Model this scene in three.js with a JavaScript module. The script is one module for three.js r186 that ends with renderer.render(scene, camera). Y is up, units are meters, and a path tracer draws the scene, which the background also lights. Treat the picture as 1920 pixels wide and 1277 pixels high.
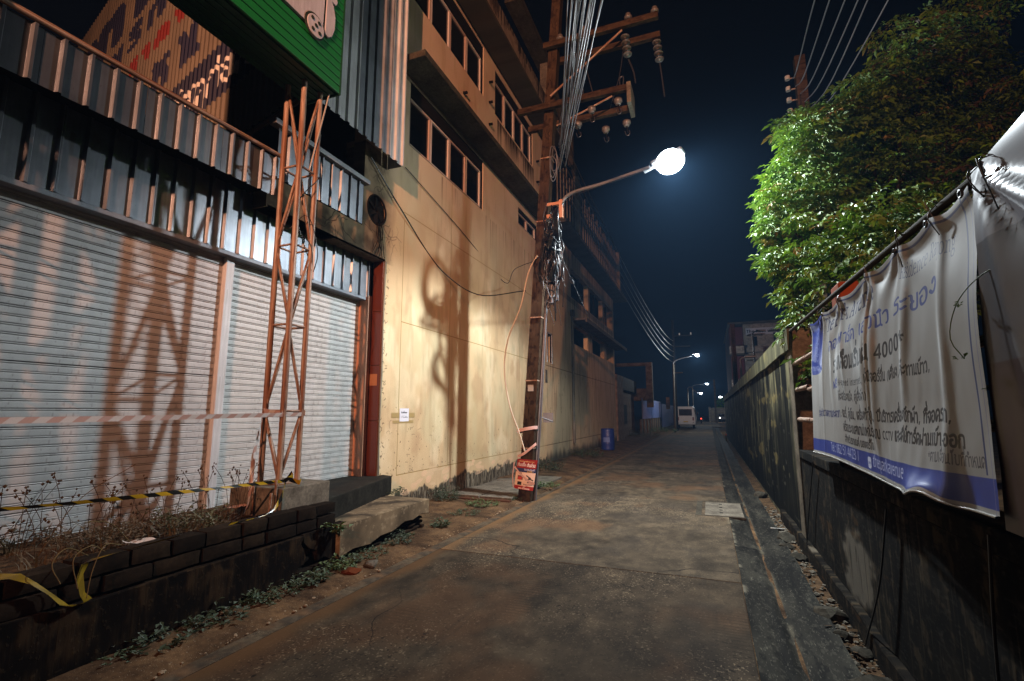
import * as THREE from 'three';
import { mergeGeometries } from 'three/addons/utils/BufferGeometryUtils.js';
import { RoundedBoxGeometry } from 'three/addons/geometries/RoundedBoxGeometry.js';

// ---------------------------------------------------------------- camera, sky, lights, exposure
const scene = new THREE.Scene();
const camera = new THREE.PerspectiveCamera(68.94, 1024 / 681, 0.05, 900);
camera.position.set(0, 1.6, 0);
camera.rotation.order = 'YXZ';
camera.rotation.set(8.2896 * Math.PI / 180, 21.4892 * Math.PI / 180, 0);
scene.add(camera);

const renderer = new THREE.WebGLRenderer({ antialias: true });
renderer.toneMapping = THREE.LinearToneMapping;
renderer.toneMappingExposure = 1.0;
renderer.shadowMap.enabled = true;

{ // moonless night sky: almost black navy, a little lighter towards the horizon where the town's light hangs
  const w = 64, h = 32, d = new Float32Array(w * h * 4);
  for (let j = 0; j < h; j++) for (let i = 0; i < w; i++) {
    const e = Math.max(0, (j + .5) / h - .5) * 2, k = .55 + .45 * Math.exp(-e * 5), o = (j * w + i) * 4;
    d[o] = .0010 * k; d[o + 1] = .0016 * k; d[o + 2] = .0034 * k; d[o + 3] = 1;
  }
  const t = new THREE.DataTexture(d, w, h, THREE.RGBAFormat, THREE.FloatType);
  t.mapping = THREE.EquirectangularReflectionMapping; t.magFilter = THREE.LinearFilter; t.needsUpdate = true;
  scene.background = t; scene.environment = t;
}
scene.fog = new THREE.FogExp2(new THREE.Color().setRGB(.26, .55, 1), 0.0013);   // humid tropical night air
const WHITE = new THREE.Color().setRGB(.86, .95, 1), SODIUM = new THREE.Color().setRGB(1, .45, .26);
const LAMP = new THREE.Vector3(-.40, 5.88, -8.45);                                // LED street lamp on the pole
const SOD = new THREE.Vector3(1.3, 8.0, 10.5);                                   // sodium floodlight, unseen behind the viewer
function spot(p, dir, color, I, angle, pen, rad) {
  const l = new THREE.SpotLight(color, I, 0, angle, pen, 2);
  l.position.copy(p); l.target.position.copy(p).add(new THREE.Vector3(...dir)); l.castShadow = true; l.shadow.radius = rad;
  l.shadow.mapSize.set(2048, 2048); scene.add(l, l.target); return l;
}
function bulbLight(p, color, I, rad) { const l = new THREE.PointLight(color, I, 0, 2); l.position.copy(p); l.castShadow = true; l.shadow.radius = rad; scene.add(l); return l; }
spot(LAMP, [.2, -1, .0], WHITE, 205, 1.45, .15, 5).name = 'lamp_beam';
bulbLight(LAMP, WHITE, 32, 5).name = 'lamp_spill';
spot(SOD, [-7.0, .3, -18.8], SODIUM, 1550, .66, 1, 5).name = 'sodium_beam';
{ // very faint directional light, added; no moon is up
  const m = new THREE.DirectionalLight(0xfff2dd, .004); m.position.set(-20, 60, 30); m.castShadow = true; m.name = 'added_faint_light'; scene.add(m, m.target);
}

// ---------------------------------------------------------------- helpers
function rng(s) { return () => { s |= 0; s = s + 0x6D2B79F5 | 0; let t = Math.imul(s ^ s >>> 15, 1 | s); t = t + Math.imul(t ^ t >>> 7, 61 | t) ^ t; return ((t ^ t >>> 14) >>> 0) / 4294967296; }; }
const R = rng(7);
const rr = (a, b, r = R) => a + (b - a) * r();
const PERM = new Uint8Array(65536); { const q = rng(99); for (let i = 0; i < 65536; i++) PERM[i] = q() * 256; }
function vn(x, y, per = 0) {
  let xi = Math.floor(x), yi = Math.floor(y); const fx = x - xi, fy = y - yi;
  const u = fx * fx * (3 - 2 * fx), v = fy * fy * (3 - 2 * fy);
  let x1 = xi + 1, y1 = yi + 1;
  if (per) { xi = ((xi % per) + per) % per; x1 = ((x1 % per) + per) % per; yi = ((yi % per) + per) % per; y1 = ((y1 % per) + per) % per; }
  const h = (a, b) => PERM[(a & 255) << 8 | (b & 255)] / 255;
  return (h(xi, yi) * (1 - u) + h(x1, yi) * u) * (1 - v) + (h(xi, y1) * (1 - u) + h(x1, y1) * u) * v;
}
function fbm(x, y, o = 4, per = 0) { let a = .5, s = 0, n = 0; for (let i = 0; i < o; i++) { s += a * vn(x + i * 17.3, y + i * 9.1, per); n += a; a *= .5; x *= 2; y *= 2; per *= 2; } return s / n; }
const cl = (x, a = 0, b = 1) => Math.min(b, Math.max(a, x));
const ss = (a, b, x) => { const t = cl((x - a) / (b - a)); return t * t * (3 - 2 * t); };
const mix = (a, b, t) => a + (b - a) * t;
const mix3 = (a, b, t) => [mix(a[0], b[0], t), mix(a[1], b[1], t), mix(a[2], b[2], t)];

// fn(u, v) -> [r, g, b] (0..255, sRGB), v upwards
function paint(w, h, fn) {
  const d = new Uint8Array(w * h * 4);
  for (let j = 0; j < h; j++) for (let i = 0; i < w; i++) {
    const c = fn((i + .5) / w, (j + .5) / h), o = (j * w + i) * 4;
    d[o] = cl(c[0], 0, 255); d[o + 1] = cl(c[1], 0, 255); d[o + 2] = cl(c[2], 0, 255); d[o + 3] = 255;
  }
  return d;
}
function dataTex(w, h, fn, srgb = true) {
  const t = new THREE.DataTexture(paint(w, h, fn), w, h);
  t.wrapS = t.wrapT = THREE.RepeatWrapping; t.magFilter = THREE.LinearFilter; t.minFilter = THREE.LinearFilter;
  if (srgb) t.colorSpace = THREE.SRGBColorSpace;
  t.needsUpdate = true; return t;
}
function canvasTex(w, h, draw, base) {
  const c = document.createElement('canvas'); c.width = w; c.height = h; const g = c.getContext('2d');
  if (base) { const d = paint(w, h, base), im = g.createImageData(w, h); for (let j = 0; j < h; j++) im.data.set(d.subarray((h - 1 - j) * w * 4, (h - j) * w * 4), j * w * 4); g.putImageData(im, 0, 0); }
  draw(g, w, h);
  const t = new THREE.CanvasTexture(c); t.colorSpace = THREE.SRGBColorSpace; t.wrapS = t.wrapT = THREE.RepeatWrapping; return t;
}
function M(color, rough = .85, o = {}) { return new THREE.MeshPhysicalMaterial({ color: new THREE.Color(color), roughness: rough, specularIntensity: rough > .75 ? .15 : 1, side: THREE.DoubleSide, ...o }); }
function MT(map, rough = .88, o = {}) { return new THREE.MeshPhysicalMaterial({ map, roughness: rough, specularIntensity: rough > .75 ? .15 : 1, side: THREE.DoubleSide, ...o }); }

const taken = {};
function numbered(n) { if (!(n in taken)) { taken[n] = 0; return n; } taken[n]++; return n + '_' + String(taken[n]).padStart(3, '0'); }
function tag(o, label, category, group, kind) { if (label) o.userData.label = label; if (category) o.userData.category = category; if (group) o.userData.group = group; if (kind) o.userData.kind = kind; return o; }
function thing(name, label, category, base = [0, 0, 0], group) {
  const g = new THREE.Group(); g.name = numbered(name); g.position.set(...base); scene.add(g); g.userData._b = base; return tag(g, label, category, group);
}
function offset(p) { let b = [0, 0, 0]; for (let q = p; q; q = q.parent) if (q.userData._b) { b = q.userData._b; break; } return b; }
// geometry in world coordinates; it is shifted into the parent's frame
function part(name, geo, m, parent, label) {
  if (Array.isArray(geo)) geo = merge(geo);
  let o;
  if (parent) { const b = offset(parent); geo.translate(-b[0], -b[1], -b[2]); o = new THREE.Mesh(geo, m); o.name = name; parent.add(o); }
  else { geo.computeBoundingBox(); const c = geo.boundingBox, b = [(c.min.x + c.max.x) / 2, c.min.y, (c.min.z + c.max.z) / 2]; geo.translate(-b[0], -b[1], -b[2]); o = new THREE.Mesh(geo, m); o.position.set(...b); o.name = numbered(name); o.userData._b = b; scene.add(o); }
  o.castShadow = o.receiveShadow = true; if (label) o.userData.label = label; return o;
}
function solo(name, label, category, geo, m, group, kind) { return tag(part(name, geo, m, null), label, category, group, kind); }
function structure(name, geo, m) { return tag(part(name, geo, m, null), null, null, null, 'structure'); }
function merge(list) {
  list = list.map((g) => { g = g.index ? g.toNonIndexed() : g; for (const k of Object.keys(g.attributes)) if (!['position', 'normal', 'uv'].includes(k)) g.deleteAttribute(k); return g; });
  return list.length === 1 ? list[0] : mergeGeometries(list);
}
// box given by its two corners
function bx(x0, y0, z0, x1, y1, z1, bevel = 0) {
  const w = Math.abs(x1 - x0), h = Math.abs(y1 - y0), d = Math.abs(z1 - z0);
  const g = bevel ? new RoundedBoxGeometry(w, h, d, 2, Math.min(bevel, w / 2.1, h / 2.1, d / 2.1)) : new THREE.BoxGeometry(w, h, d);
  return metres(g.translate((x0 + x1) / 2, (y0 + y1) / 2, (z0 + z1) / 2));
}
// uv in metres, by the plane each face looks along
function metres(g, s = 1) {
  g = g.index ? g.toNonIndexed() : g; const p = g.attributes.position, n = g.attributes.normal, uv = new Float32Array(p.count * 2);
  for (let i = 0; i < p.count; i++) {
    const a = Math.abs(n.getX(i)), b = Math.abs(n.getY(i)), c = Math.abs(n.getZ(i)), x = p.getX(i), y = p.getY(i), z = p.getZ(i);
    const q = b > a && b > c ? [x, -z] : a > c ? [-z, y] : [x, y]; uv[i * 2] = q[0] * s; uv[i * 2 + 1] = q[1] * s;
  }
  g.setAttribute('uv', new THREE.BufferAttribute(uv, 2)); return g;
}
// planar uv over a rectangle of the z/y plane: u runs along -z
function wallUV(g, u0, u1, v0, v1) { const p = g.attributes.position, uv = new Float32Array(p.count * 2); for (let i = 0; i < p.count; i++) { uv[2 * i] = (-p.getZ(i) - u0) / (u1 - u0); uv[2 * i + 1] = (p.getY(i) - v0) / (v1 - v0); } g.setAttribute('uv', new THREE.BufferAttribute(uv, 2)); return g; }
// a plate standing in the z/y plane: points [u = -z, y], holes likewise, from x to x + d
function plate(pts, holes, x, d, bevel = 0) {
  const s = new THREE.Shape(pts.map((p) => new THREE.Vector2(...p)));
  for (const h of holes) { if (h.getPoints) s.holes.push(h); else s.holes.push(new THREE.Path(h.map((p) => new THREE.Vector2(...p)))); }
  const g = new THREE.ExtrudeGeometry(s, { depth: d, bevelEnabled: !!bevel, bevelThickness: bevel, bevelSize: bevel, bevelSegments: 1, curveSegments: 24 });
  return metres(g.rotateY(Math.PI / 2).translate(x, 0, 0));
}
const rect = (u0, y0, u1, y1) => [[u0, y0], [u1, y0], [u1, y1], [u0, y1]];
const V = (a) => new THREE.Vector3(...a);
function tube(pts, r, seg = 0, rad = 6) { const c = pts.length === 2 ? new THREE.LineCurve3(V(pts[0]), V(pts[1])) : new THREE.CatmullRomCurve3(pts.map(V), false, 'centripetal'); return new THREE.TubeGeometry(c, seg || (pts.length === 2 ? 1 : pts.length * 6), r, rad, false); }
function rod(a, b, r0, r1 = r0, n = 10) {
  const A = V(a), B = V(b), d = B.clone().sub(A), g = new THREE.CylinderGeometry(r1, r0, d.length(), n, 1);
  g.applyQuaternion(new THREE.Quaternion().setFromUnitVectors(new THREE.Vector3(0, 1, 0), d.normalize())).translate((A.x + B.x) / 2, (A.y + B.y) / 2, (A.z + B.z) / 2); return g;
}
function sag(a, b, s, n = 10) { const o = []; for (let i = 0; i <= n; i++) { const t = i / n; o.push([mix(a[0], b[0], t), mix(a[1], b[1], t) - s * 4 * t * (1 - t), mix(a[2], b[2], t)]); } return o; }
// ribbon along points, width given by a direction per point
function ribbon(pts, wide, side, tile = 1) {
  const n = pts.length, pos = [], uv = [], ix = []; let L = 0;
  for (let i = 0; i < n; i++) {
    if (i) L += V(pts[i]).distanceTo(V(pts[i - 1]));
    const s = typeof side === 'function' ? side(i / (n - 1)) : side, w = typeof wide === 'function' ? wide(i / (n - 1)) : wide;
    for (const k of [-.5, .5]) { pos.push(pts[i][0] + s[0] * w * k, pts[i][1] + s[1] * w * k, pts[i][2] + s[2] * w * k); uv.push(L / tile, k + .5); }
    if (i) { const a = i * 2; ix.push(a - 2, a - 1, a, a, a - 1, a + 1); }
  }
  const g = new THREE.BufferGeometry(); g.setAttribute('position', new THREE.Float32BufferAttribute(pos, 3)); g.setAttribute('uv', new THREE.Float32BufferAttribute(uv, 2)); g.setIndex(ix); g.computeVertexNormals(); return g;
}
// trapezoid-ribbed sheet: runs from a to b on plan, ribs stand out along n; one geometry per sheet
function ribSheet(a, b, n, y0, y1, pitch, rib, depth, s0, s1, yTop) {
  const d = new THREE.Vector2(b[0] - a[0], b[1] - a[1]).normalize(), prof = [];
  const flank = Math.min(.02, rib * .4);
  const k0 = Math.floor(s0 / pitch) - 1, k1 = Math.ceil(s1 / pitch) + 1, raw = [];
  for (let k = k0; k <= k1; k++) { const c = k * pitch; raw.push([c - rib / 2 - flank * .5, 0], [c - rib / 2 + flank * .5, depth], [c + rib / 2 - flank * .5, depth], [c + rib / 2 + flank * .5, 0]); }
  const at = (s) => { for (let i = 1; i < raw.length; i++) if (s <= raw[i][0]) { const t = (s - raw[i - 1][0]) / (raw[i][0] - raw[i - 1][0]); return mix(raw[i - 1][1], raw[i][1], t); } return 0; };
  prof.push([s0, at(s0)]); for (const q of raw) if (q[0] > s0 && q[0] < s1) prof.push(q); prof.push([s1, at(s1)]);
  const pos = [], uv = [];
  for (let i = 1; i < prof.length; i++) {
    const q = [prof[i - 1], prof[i]].map(([s, h]) => [a[0] + d.x * s + n[0] * h, a[1] + d.y * s + n[1] * h, s]);
    const lo = (s) => typeof y0 === 'function' ? y0(s) : y0, hi = (s) => typeof y1 === 'function' ? y1(s) : y1;
    const P = [[q[0][0], lo(q[0][2]), q[0][1], q[0][2]], [q[1][0], lo(q[1][2]), q[1][1], q[1][2]], [q[1][0], hi(q[1][2]), q[1][1], q[1][2]], [q[0][0], hi(q[0][2]), q[0][1], q[0][2]]];
    for (const j of [0, 1, 2, 0, 2, 3]) { pos.push(P[j][0], P[j][1], P[j][2]); uv.push(P[j][3], P[j][1]); }
  }
  const g = new THREE.BufferGeometry(); g.setAttribute('position', new THREE.Float32BufferAttribute(pos, 3)); g.setAttribute('uv', new THREE.Float32BufferAttribute(uv, 2)); g.computeVertexNormals(); return g;
}
function sheets(name, a, b, n, y0, y1, pitch, rib, depth, m, parent, wide = .76) {
  const L = Math.hypot(b[0] - a[0], b[1] - a[1]); const out = [];
  for (let s = 0; s < L - .01; s += wide) out.push(part(name, ribSheet(a, b, n, y0, y1, pitch, rib, depth, s, Math.min(L, s + wide - .003)), Array.isArray(m) ? m[out.length % m.length] : m, parent));
  return out;
}
// a worn block: rounded, with corners knocked about
function worn(x0, y0, z0, x1, y1, z1, seed, amp = .009) {
  const w = Math.abs(x1 - x0), h = Math.abs(y1 - y0), d = Math.abs(z1 - z0), g = new THREE.BoxGeometry(w, h, d, 3, 3, 6), p = g.attributes.position;
  for (let i = 0; i < p.count; i++) {
    const a = [p.getX(i), p.getY(i), p.getZ(i)], e = [w, h, d].map((s, k) => ss(.5 - .03 / s, .5, Math.abs(a[k]) / s)), edge = (e[0] + e[1] + e[2] - 1) > .5 ? 1 : 0, n = fbm(a[0] * 23 + seed, a[1] * 23 + a[2] * 19 + seed * 3.1, 3) - .5, n2 = fbm(a[2] * 9 + seed * 1.7, a[1] * 11 + a[0] * 9, 2);
    const s = 1 - edge * .0; p.setXYZ(i, a[0] * s + Math.sign(a[0]) * (n * amp - edge * amp * (.4 + 1.4 * n2)), a[1] + Math.sign(a[1]) * (n * amp * .7 - edge * amp * (.4 + 1.2 * n2)), a[2] + Math.sign(a[2]) * (n * amp - edge * amp * (.3 + n2)));
  }
  g.computeVertexNormals(); return metres(g.translate((x0 + x1) / 2, (y0 + y1) / 2, (z0 + z1) / 2));
}
// a rough stone
function stone(r, seed, flat = .7) {
  const g = new THREE.IcosahedronGeometry(r, 2), p = g.attributes.position, q = new THREE.Vector3();
  for (let i = 0; i < p.count; i++) {
    q.fromBufferAttribute(p, i); const d = q.clone().normalize();
    let k = 1; for (let j = 0; j < 7; j++) { const h = rng(seed * 31 + j), n = new THREE.Vector3(h() - .5, h() - .5, h() - .5).normalize(), c = d.dot(n), cut = .55 + h() * .3; if (c > .2) k = Math.min(k, cut / c); }
    k *= 1 + .12 * (fbm(d.x * 3 + seed, d.y * 3 + d.z * 2.3, 3) - .5); q.copy(d).multiplyScalar(r * k); p.setXYZ(i, q.x, q.y * flat, q.z);
  }
  g.computeVertexNormals(); return metres(g);
}
// a tuft of weeds: stalks with small leaves
function weedGeo(seed, n, rad, h, leaf, wild = .6) {
  const q = rng(seed), pos = [], nrm = [];
  const tri = (a, b, c) => { pos.push(...a, ...b, ...c); };
  for (let i = 0; i < n; i++) {
    const a = q() * 6.283, r = Math.sqrt(q()) * rad, x = Math.cos(a) * r, z = Math.sin(a) * r, b = a + (q() - .5) * 2, H = h * (.35 + .65 * q()) * (1 - .4 * r / rad), lean = wild * (.3 + q()) * H;
    const px = (t) => [x + Math.cos(b) * lean * t * t, H * (t - .25 * t * t * wild), z + Math.sin(b) * lean * t * t];
    if (leaf <= 0) { // grass blade
      const w = .004 + .004 * q(), sx = -Math.sin(b) * w, sz = Math.cos(b) * w; let prev = null;
      for (let k = 0; k <= 3; k++) { const t = k / 3, c = px(t), f = 1 - t * t; const l = [c[0] - sx * f, c[1], c[2] - sz * f], rr_ = [c[0] + sx * f, c[1], c[2] + sz * f]; if (prev) { tri(prev[0], prev[1], l); tri(prev[1], rr_, l); } prev = [l, rr_]; }
    } else {
      const m = 4 + Math.floor(q() * 4);
      { const c0 = px(0), c1 = px(1), w = .0025; tri([c0[0] - w, c0[1], c0[2]], [c0[0] + w, c0[1], c0[2]], c1); }
      for (let k = 0; k < m; k++) {
        const c = px((k + 1) / m), e = q() * 6.283, L = leaf * (.6 + .7 * q()), w = L * .28, up = (q() - .25) * L * .8, dx = Math.cos(e), dz = Math.sin(e);
        const tip = [c[0] + dx * L, c[1] + up, c[2] + dz * L], mid = [c[0] + dx * L * .5, c[1] + up * .5 + L * .1, c[2] + dz * L * .5];
        tri(c, [mid[0] - dz * w, mid[1] + L * .05, mid[2] + dx * w], tip); tri(c, tip, [mid[0] + dz * w, mid[1] + L * .05, mid[2] - dx * w]);
      }
    }
  }
  const g = new THREE.BufferGeometry(); g.setAttribute('position', new THREE.Float32BufferAttribute(pos, 3)); g.setAttribute('uv', new THREE.Float32BufferAttribute(new Float32Array(pos.length / 3 * 2), 2)); g.computeVertexNormals(); return g;
}

// ---------------------------------------------------------------- Thai lettering drawn as pen strokes (x-height 1, y upwards)
const TH = {
  'ก': [.72, '.03,0 .03,.5 .03,.62 .15,.7 .03,.78 .06,.94 .34,1.04 .62,.94 .66,.7 .66,0'], 'ข': [.7, '.02,1 .14,1 .14,.8 .06,.7 .14,.55 .14,.1 .22,0 .5,0 .62,.1 .62,1'],
  'ค': [.74, '.03,0 .03,.7 .16,1 .5,1 .68,.75 .68,0;.03,.2 .2,.1 .25,.4 .38,.5'], 'ด': [.74, '.03,.2 .03,.7 .16,1 .5,1 .68,.75 .68,0;.03,.2 .12,0 .27,.1 .27,.4 .4,.48'],
  'ต': [.76, '.03,0 .03,.72 .14,1 .34,.84 .34,.84 .52,1 .68,.75 .68,0;.03,.2 .2,.1 .25,.4 .38,.5'], 'ถ': [.72, '.16,0 .03,.1 .2,.3 .06,.6 .18,.72 .06,.8 .34,1.03 .62,.92 .66,.7 .66,0'],
  'ง': [.56, '.02,.4 .25,0 .46,.5 .46,.8 .34,1 .2,.95 .22,.78'], 'จ': [.64, '.3,0 .52,.1 .58,.5 .52,.9 .3,1 .02,.82;.3,0 .3,.45 .1,.52'],
  'ช': [.74, '.02,1 .14,1 .14,.1 .22,0 .45,0 .55,.1 .55,.7 .42,.84 .7,1.05'], 'ซ': [.74, '.02,1 .14,.88 .2,1 .14,.6 .14,.1 .22,0 .45,0 .55,.1 .55,.7 .42,.84 .7,1.05'],
  'ท': [.74, '.02,1 .14,1 .14,0;.14,.55 .4,.98 .6,.9 .64,.7 .64,0'], 'น': [.78, '.02,1 .14,1 .14,0 .14,.0 .3,.05 .5,.1 .6,.1 .6,1;.6,.1 .74,0'],
  'บ': [.7, '.02,1 .14,1 .14,.1 .22,0 .5,0 .62,.1 .62,1'], 'ป': [.7, '.02,1 .14,1 .14,.1 .22,0 .5,0 .62,.1 .62,1.4'], 'ผ': [.76, '.02,.8 .1,1 .1,0 .1,0 .36,.5 .62,0 .62,0 .62,1'],
  'พ': [.76, '.02,1 .1,1 .1,0 .1,0 .36,.75 .62,0 .62,0 .62,1'], 'ฟ': [.76, '.02,1 .1,1 .1,0 .1,0 .36,.75 .62,0 .62,0 .62,1.4'], 'ม': [.76, '.02,1 .16,1 .16,.12 .05,.0 .3,.0 .6,.12 .62,.1 .62,1'],
  'ย': [.66, '.02,1 .12,1 .12,.6 .28,.55 .12,.5 .12,.1 .22,0 .45,0 .57,.1 .57,1'], 'ร': [.56, '.03,.05 .3,0 .47,.1 .47,.5 .3,.6 .07,.7 .07,.9 .2,.97 .5,1'],
  'ล': [.7, '.03,0 .03,.3 .2,.5 .42,.45 .62,.55;.62,0 .62,.75 .45,1 .2,1 .02,.85'], 'ว': [.56, '.02,.85 .2,1 .44,.9 .48,.5 .48,0 .3,0'], 'ส': [.74, '.03,0 .03,.3 .2,.5 .42,.45 .62,.55;.62,0 .62,.75 .45,1 .2,1 .02,.85;.45,.8 .74,1.1'],
  'ห': [.76, '.02,1 .14,1 .14,0;.14,.4 .4,.62 .62,.55 .64,0;.4,.62 .46,.95 .64,.95'], 'อ': [.68, '.2,.55 .05,.6 .05,.15 .2,0 .5,.05 .6,.5 .5,.95 .25,1 .03,.85'],
  'ณ': [1, '.03,0 .03,.7 .16,1 .4,1 .46,.7 .46,0;.46,.1 .7,.1 .8,0;.8,0 .8,1'], 'ะ': [.46, '.02,.72 .2,.62 .4,.85;.02,.2 .2,.1 .4,.33'], 'า': [.5, '.02,.88 .2,1 .4,.85 .42,0'],
  'เ': [.3, '.1,1 .1,.15 .24,0'], 'แ': [.56, '.1,1 .1,.15 .22,0;.36,1 .36,.15 .5,0'], 'โ': [.38, '.16,0 .16,1.1 .3,1.28 .02,1.36 .38,1.5'], 'ไ': [.36, '.18,0 .18,1.25 .02,1.45 .02,1.2;.18,1.2 .34,1.5'], 'ใ': [.36, '.18,0 .18,1.2 .1,1.5 .3,1.4'],
};
const UP = { 'ั': '-.5,1.2 -.25,1.16 -.05,1.42', 'ิ': '-.55,1.16 -.3,1.38 -.04,1.16 -.04,1.16 -.55,1.16', 'ี': '-.55,1.16 -.3,1.38 -.04,1.16 -.04,1.16 -.55,1.16;-.04,1.16 -.04,1.5', 'ึ': '-.55,1.16 -.3,1.38 -.04,1.16 -.55,1.16;-.05,1.4 -.02,1.42', 'ื': '-.55,1.16 -.3,1.38 -.04,1.16 -.55,1.16;-.04,1.16 -.04,1.5;-.18,1.22 -.18,1.5', '็': '-.5,1.2 -.4,1.45 -.2,1.3 -.05,1.5' };
const TOP = { '่': '-.12,.1 -.12,.36', '้': '-.42,.14 -.3,.3 -.2,.12 -.02,.42', '๊': '-.45,.1 -.3,.35 -.2,.1 -.02,.4', '์': '-.32,.12 -.16,.04 -.06,.18 -.2,.28 .04,.44' };
const LOW = { 'ุ': '-.1,-.14 -.1,-.46', 'ู': '-.36,-.14 -.36,-.42 -.08,-.42 -.08,-.14' };
function stroke(g, s, x, y, k, h) {
  for (const seg of s.split(';')) {
    const p = seg.trim().split(' ').map((q) => q.split(',').map(Number)).map(([a, b]) => [x + a * k, y - b * h]);
    g.beginPath(); g.moveTo(...p[0]);
    if (p.length === 2) g.lineTo(...p[1]);
    for (let i = 1; i < p.length - 1; i++) { const m = i === p.length - 2 ? p[i + 1] : [(p[i][0] + p[i + 1][0]) / 2, (p[i][1] + p[i + 1][1]) / 2]; g.quadraticCurveTo(p[i][0], p[i][1], m[0], m[1]); }
    g.stroke();
  }
}
// text of Thai and Latin characters on baseline y, Thai x-height h, squeezed or stretched to width W
function write(g, text, x, y, h, W, color, weight = .16, font = 'sans-serif', bold = '') {
  const lat = h * 1.42; g.font = `${bold} ${lat}px ${font}`; g.textBaseline = 'alphabetic'; g.textAlign = 'left';
  const track = h * .12, adv = (c) => TH[c] ? TH[c][0] * h + track : c === 'ำ' ? .5 * h + track : UP[c] || TOP[c] || LOW[c] ? 0 : c === ' ' ? h * .5 : g.measureText(c).width + track * .3;
  let nat = 0; for (const c of text) nat += adv(c); const k = W ? W / nat : 1;
  g.save(); g.translate(x, y); g.scale(k, 1); g.strokeStyle = g.fillStyle = color; g.lineWidth = h * weight; g.lineCap = 'round'; g.lineJoin = 'round';
  let cx = 0, up = 0;
  for (const c of text) {
    if (TH[c]) { stroke(g, TH[c][1], cx, 0, h, h); cx += adv(c); up = 0; }
    else if (c === 'ำ') { g.beginPath(); g.arc(cx - .2 * h, -1.3 * h, .12 * h, 0, 7); g.stroke(); stroke(g, TH['า'][1], cx, 0, h, h); cx += adv(c); up = 0; }
    else if (UP[c]) { stroke(g, UP[c], cx - track, 0, h, h); up = .42; }
    else if (TOP[c]) stroke(g, TOP[c], cx - track, -(1.12 + up) * h, h, h);
    else if (LOW[c]) stroke(g, LOW[c], cx - track, 0, h, h);
    else { if (c !== ' ') g.fillText(c, cx, 0); cx += adv(c); up = 0; }
  }
  g.restore();
}
// ---------------------------------------------------------------- materials
const slabTex = [0, 1, 2].map((k) => dataTex(1024, 1024, (u, v) => {
  const a = fbm(u * 6 + k * 40, v * 8, 5, 0), b = fbm(u * 26, v * 26 + k * 9, 3), c = vn(u * 300 + k * 31, v * 410), e = vn(u * 210, v * 290 + 3 + k * 17), c2 = vn(u * 150 + 9, v * 200 + k * 23), sc = fbm(u * 40 + k * 5, v * 5, 3);
  let t = .5 + .55 * (a - .5) + .7 * (b - .5), col = mix3([40, 35, 30], [98, 86, 72], cl(t * 1.25 - .1));
  const red = ss(.5, .75, fbm(u * 5 + 7 + k * 3, v * 5, 4)); col = mix3(col, [98, 70, 50], red * .55);
  const stain = ss(.6, .72, fbm(u * 3.3 + 21 * k, v * 4.1 + 5, 4)); col = mix3(col, [58, 53, 50], stain * .35);
  const worn = ss(.45, .7, fbm(u * 4 + 3, v * 4 + 11 + k * 6, 4)), sp = Math.max(c > .84 ? 1 : 0, c2 > .9 ? .8 : 0) * (.25 + .75 * worn); col = mix3(col, [184, 168, 146], sp * .62);
  const pit = (e < .16 ? 1 : 0) * (.3 + .7 * worn); col = mix3(col, [22, 19, 17], pit * .65);
  const broom = .5 + .5 * Math.sin(v * 520 + 6 * fbm(u * 5, v * 20, 2)); const bz = .6 * ss(.6, .75, fbm(u * 4 + 31, v * 4 + k * 17, 3)) ; col = mix3(col, [40, 35, 31], bz * ss(.7, 1, broom) * .6);
  col = mix3(col, [50, 45, 41], ss(.62, .8, sc) * .25); const track = Math.exp(-Math.pow((u - .3) / .09, 2)) + Math.exp(-Math.pow((u - .72) / .09, 2)); col = mix3(col, [44, 38, 33], track * .3 * fbm(u * 9, v * 3 + k, 3)); if (k === 2) { const q = ss(.93, 1.02, u + .16 * (fbm(u * 16, v * 9, 4) - .5) + .10 * (fbm(3, v * 4.4, 2) - .5) - .03) * ss(.12, .3, v) * ss(.95, .8, v); col = mix3(col, [150, 146, 128], q * (.5 + .5 * fbm(u * 50, v * 60, 3))); } { const q = ss(.05, -.01, u - .05 * fbm(4, v * 14, 4)); col = mix3(col, [104, 78, 54], q * .8); } const cr = Math.abs(fbm(u * 3 + 5 * k, v * 3.4, 3) - .5 - .02 * fbm(u * 40, v * 40, 2)); col = mix3(col, [24, 20, 17], (cr < .0035 ? .75 : 0) * ss(.45, .6, fbm(u * 2 + k, v * 2 + 8, 2))); return col;
}));
const dirtTex = dataTex(1024, 1024, (u, v) => { const a = fbm(u * 9, v * 9, 5, 9), b = vn(u * 300, v * 300, 300), c = fbm(u * 60, v * 60, 3, 60); let col = mix3([46, 33, 23], [112, 86, 60], cl(a * 1.1 + (c - .5) * .5)); if (b > .9) col = mix3(col, [190, 178, 160], .55); if (b < .07) col = mix3(col, [34, 26, 20], .6); return col; });
const concTex = dataTex(1024, 1024, (u, v) => { const a = fbm(u * 7, v * 7, 5, 7), b = fbm(u * 48, v * 48, 3, 48), c = vn(u * 256, v * 256, 256); const col = mix3([66, 60, 52], [142, 133, 118], cl(.1 + a * .7 + (b - .5) * .5)); return c > .93 ? mix3(col, [40, 36, 32], .5) : col; });
const plasterDark = dataTex(1024, 512, (u, v) => { // old weathered retaining wall
  const a = fbm(u * 12, v * 6, 5), s = fbm(u * 60, v * 3, 3), b = fbm(u * 50, v * 40, 3); let col = mix3([44, 37, 30], [122, 104, 80], ss(.3, .75, a * .8 + s * .25)); col = mix3(col, [26, 22, 19], ss(.5, .7, fbm(u * 7 + 5, v * 5, 4)) * .65); return mix3(col, [150, 132, 104], ss(.66, .78, b) * .4);
});
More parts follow.
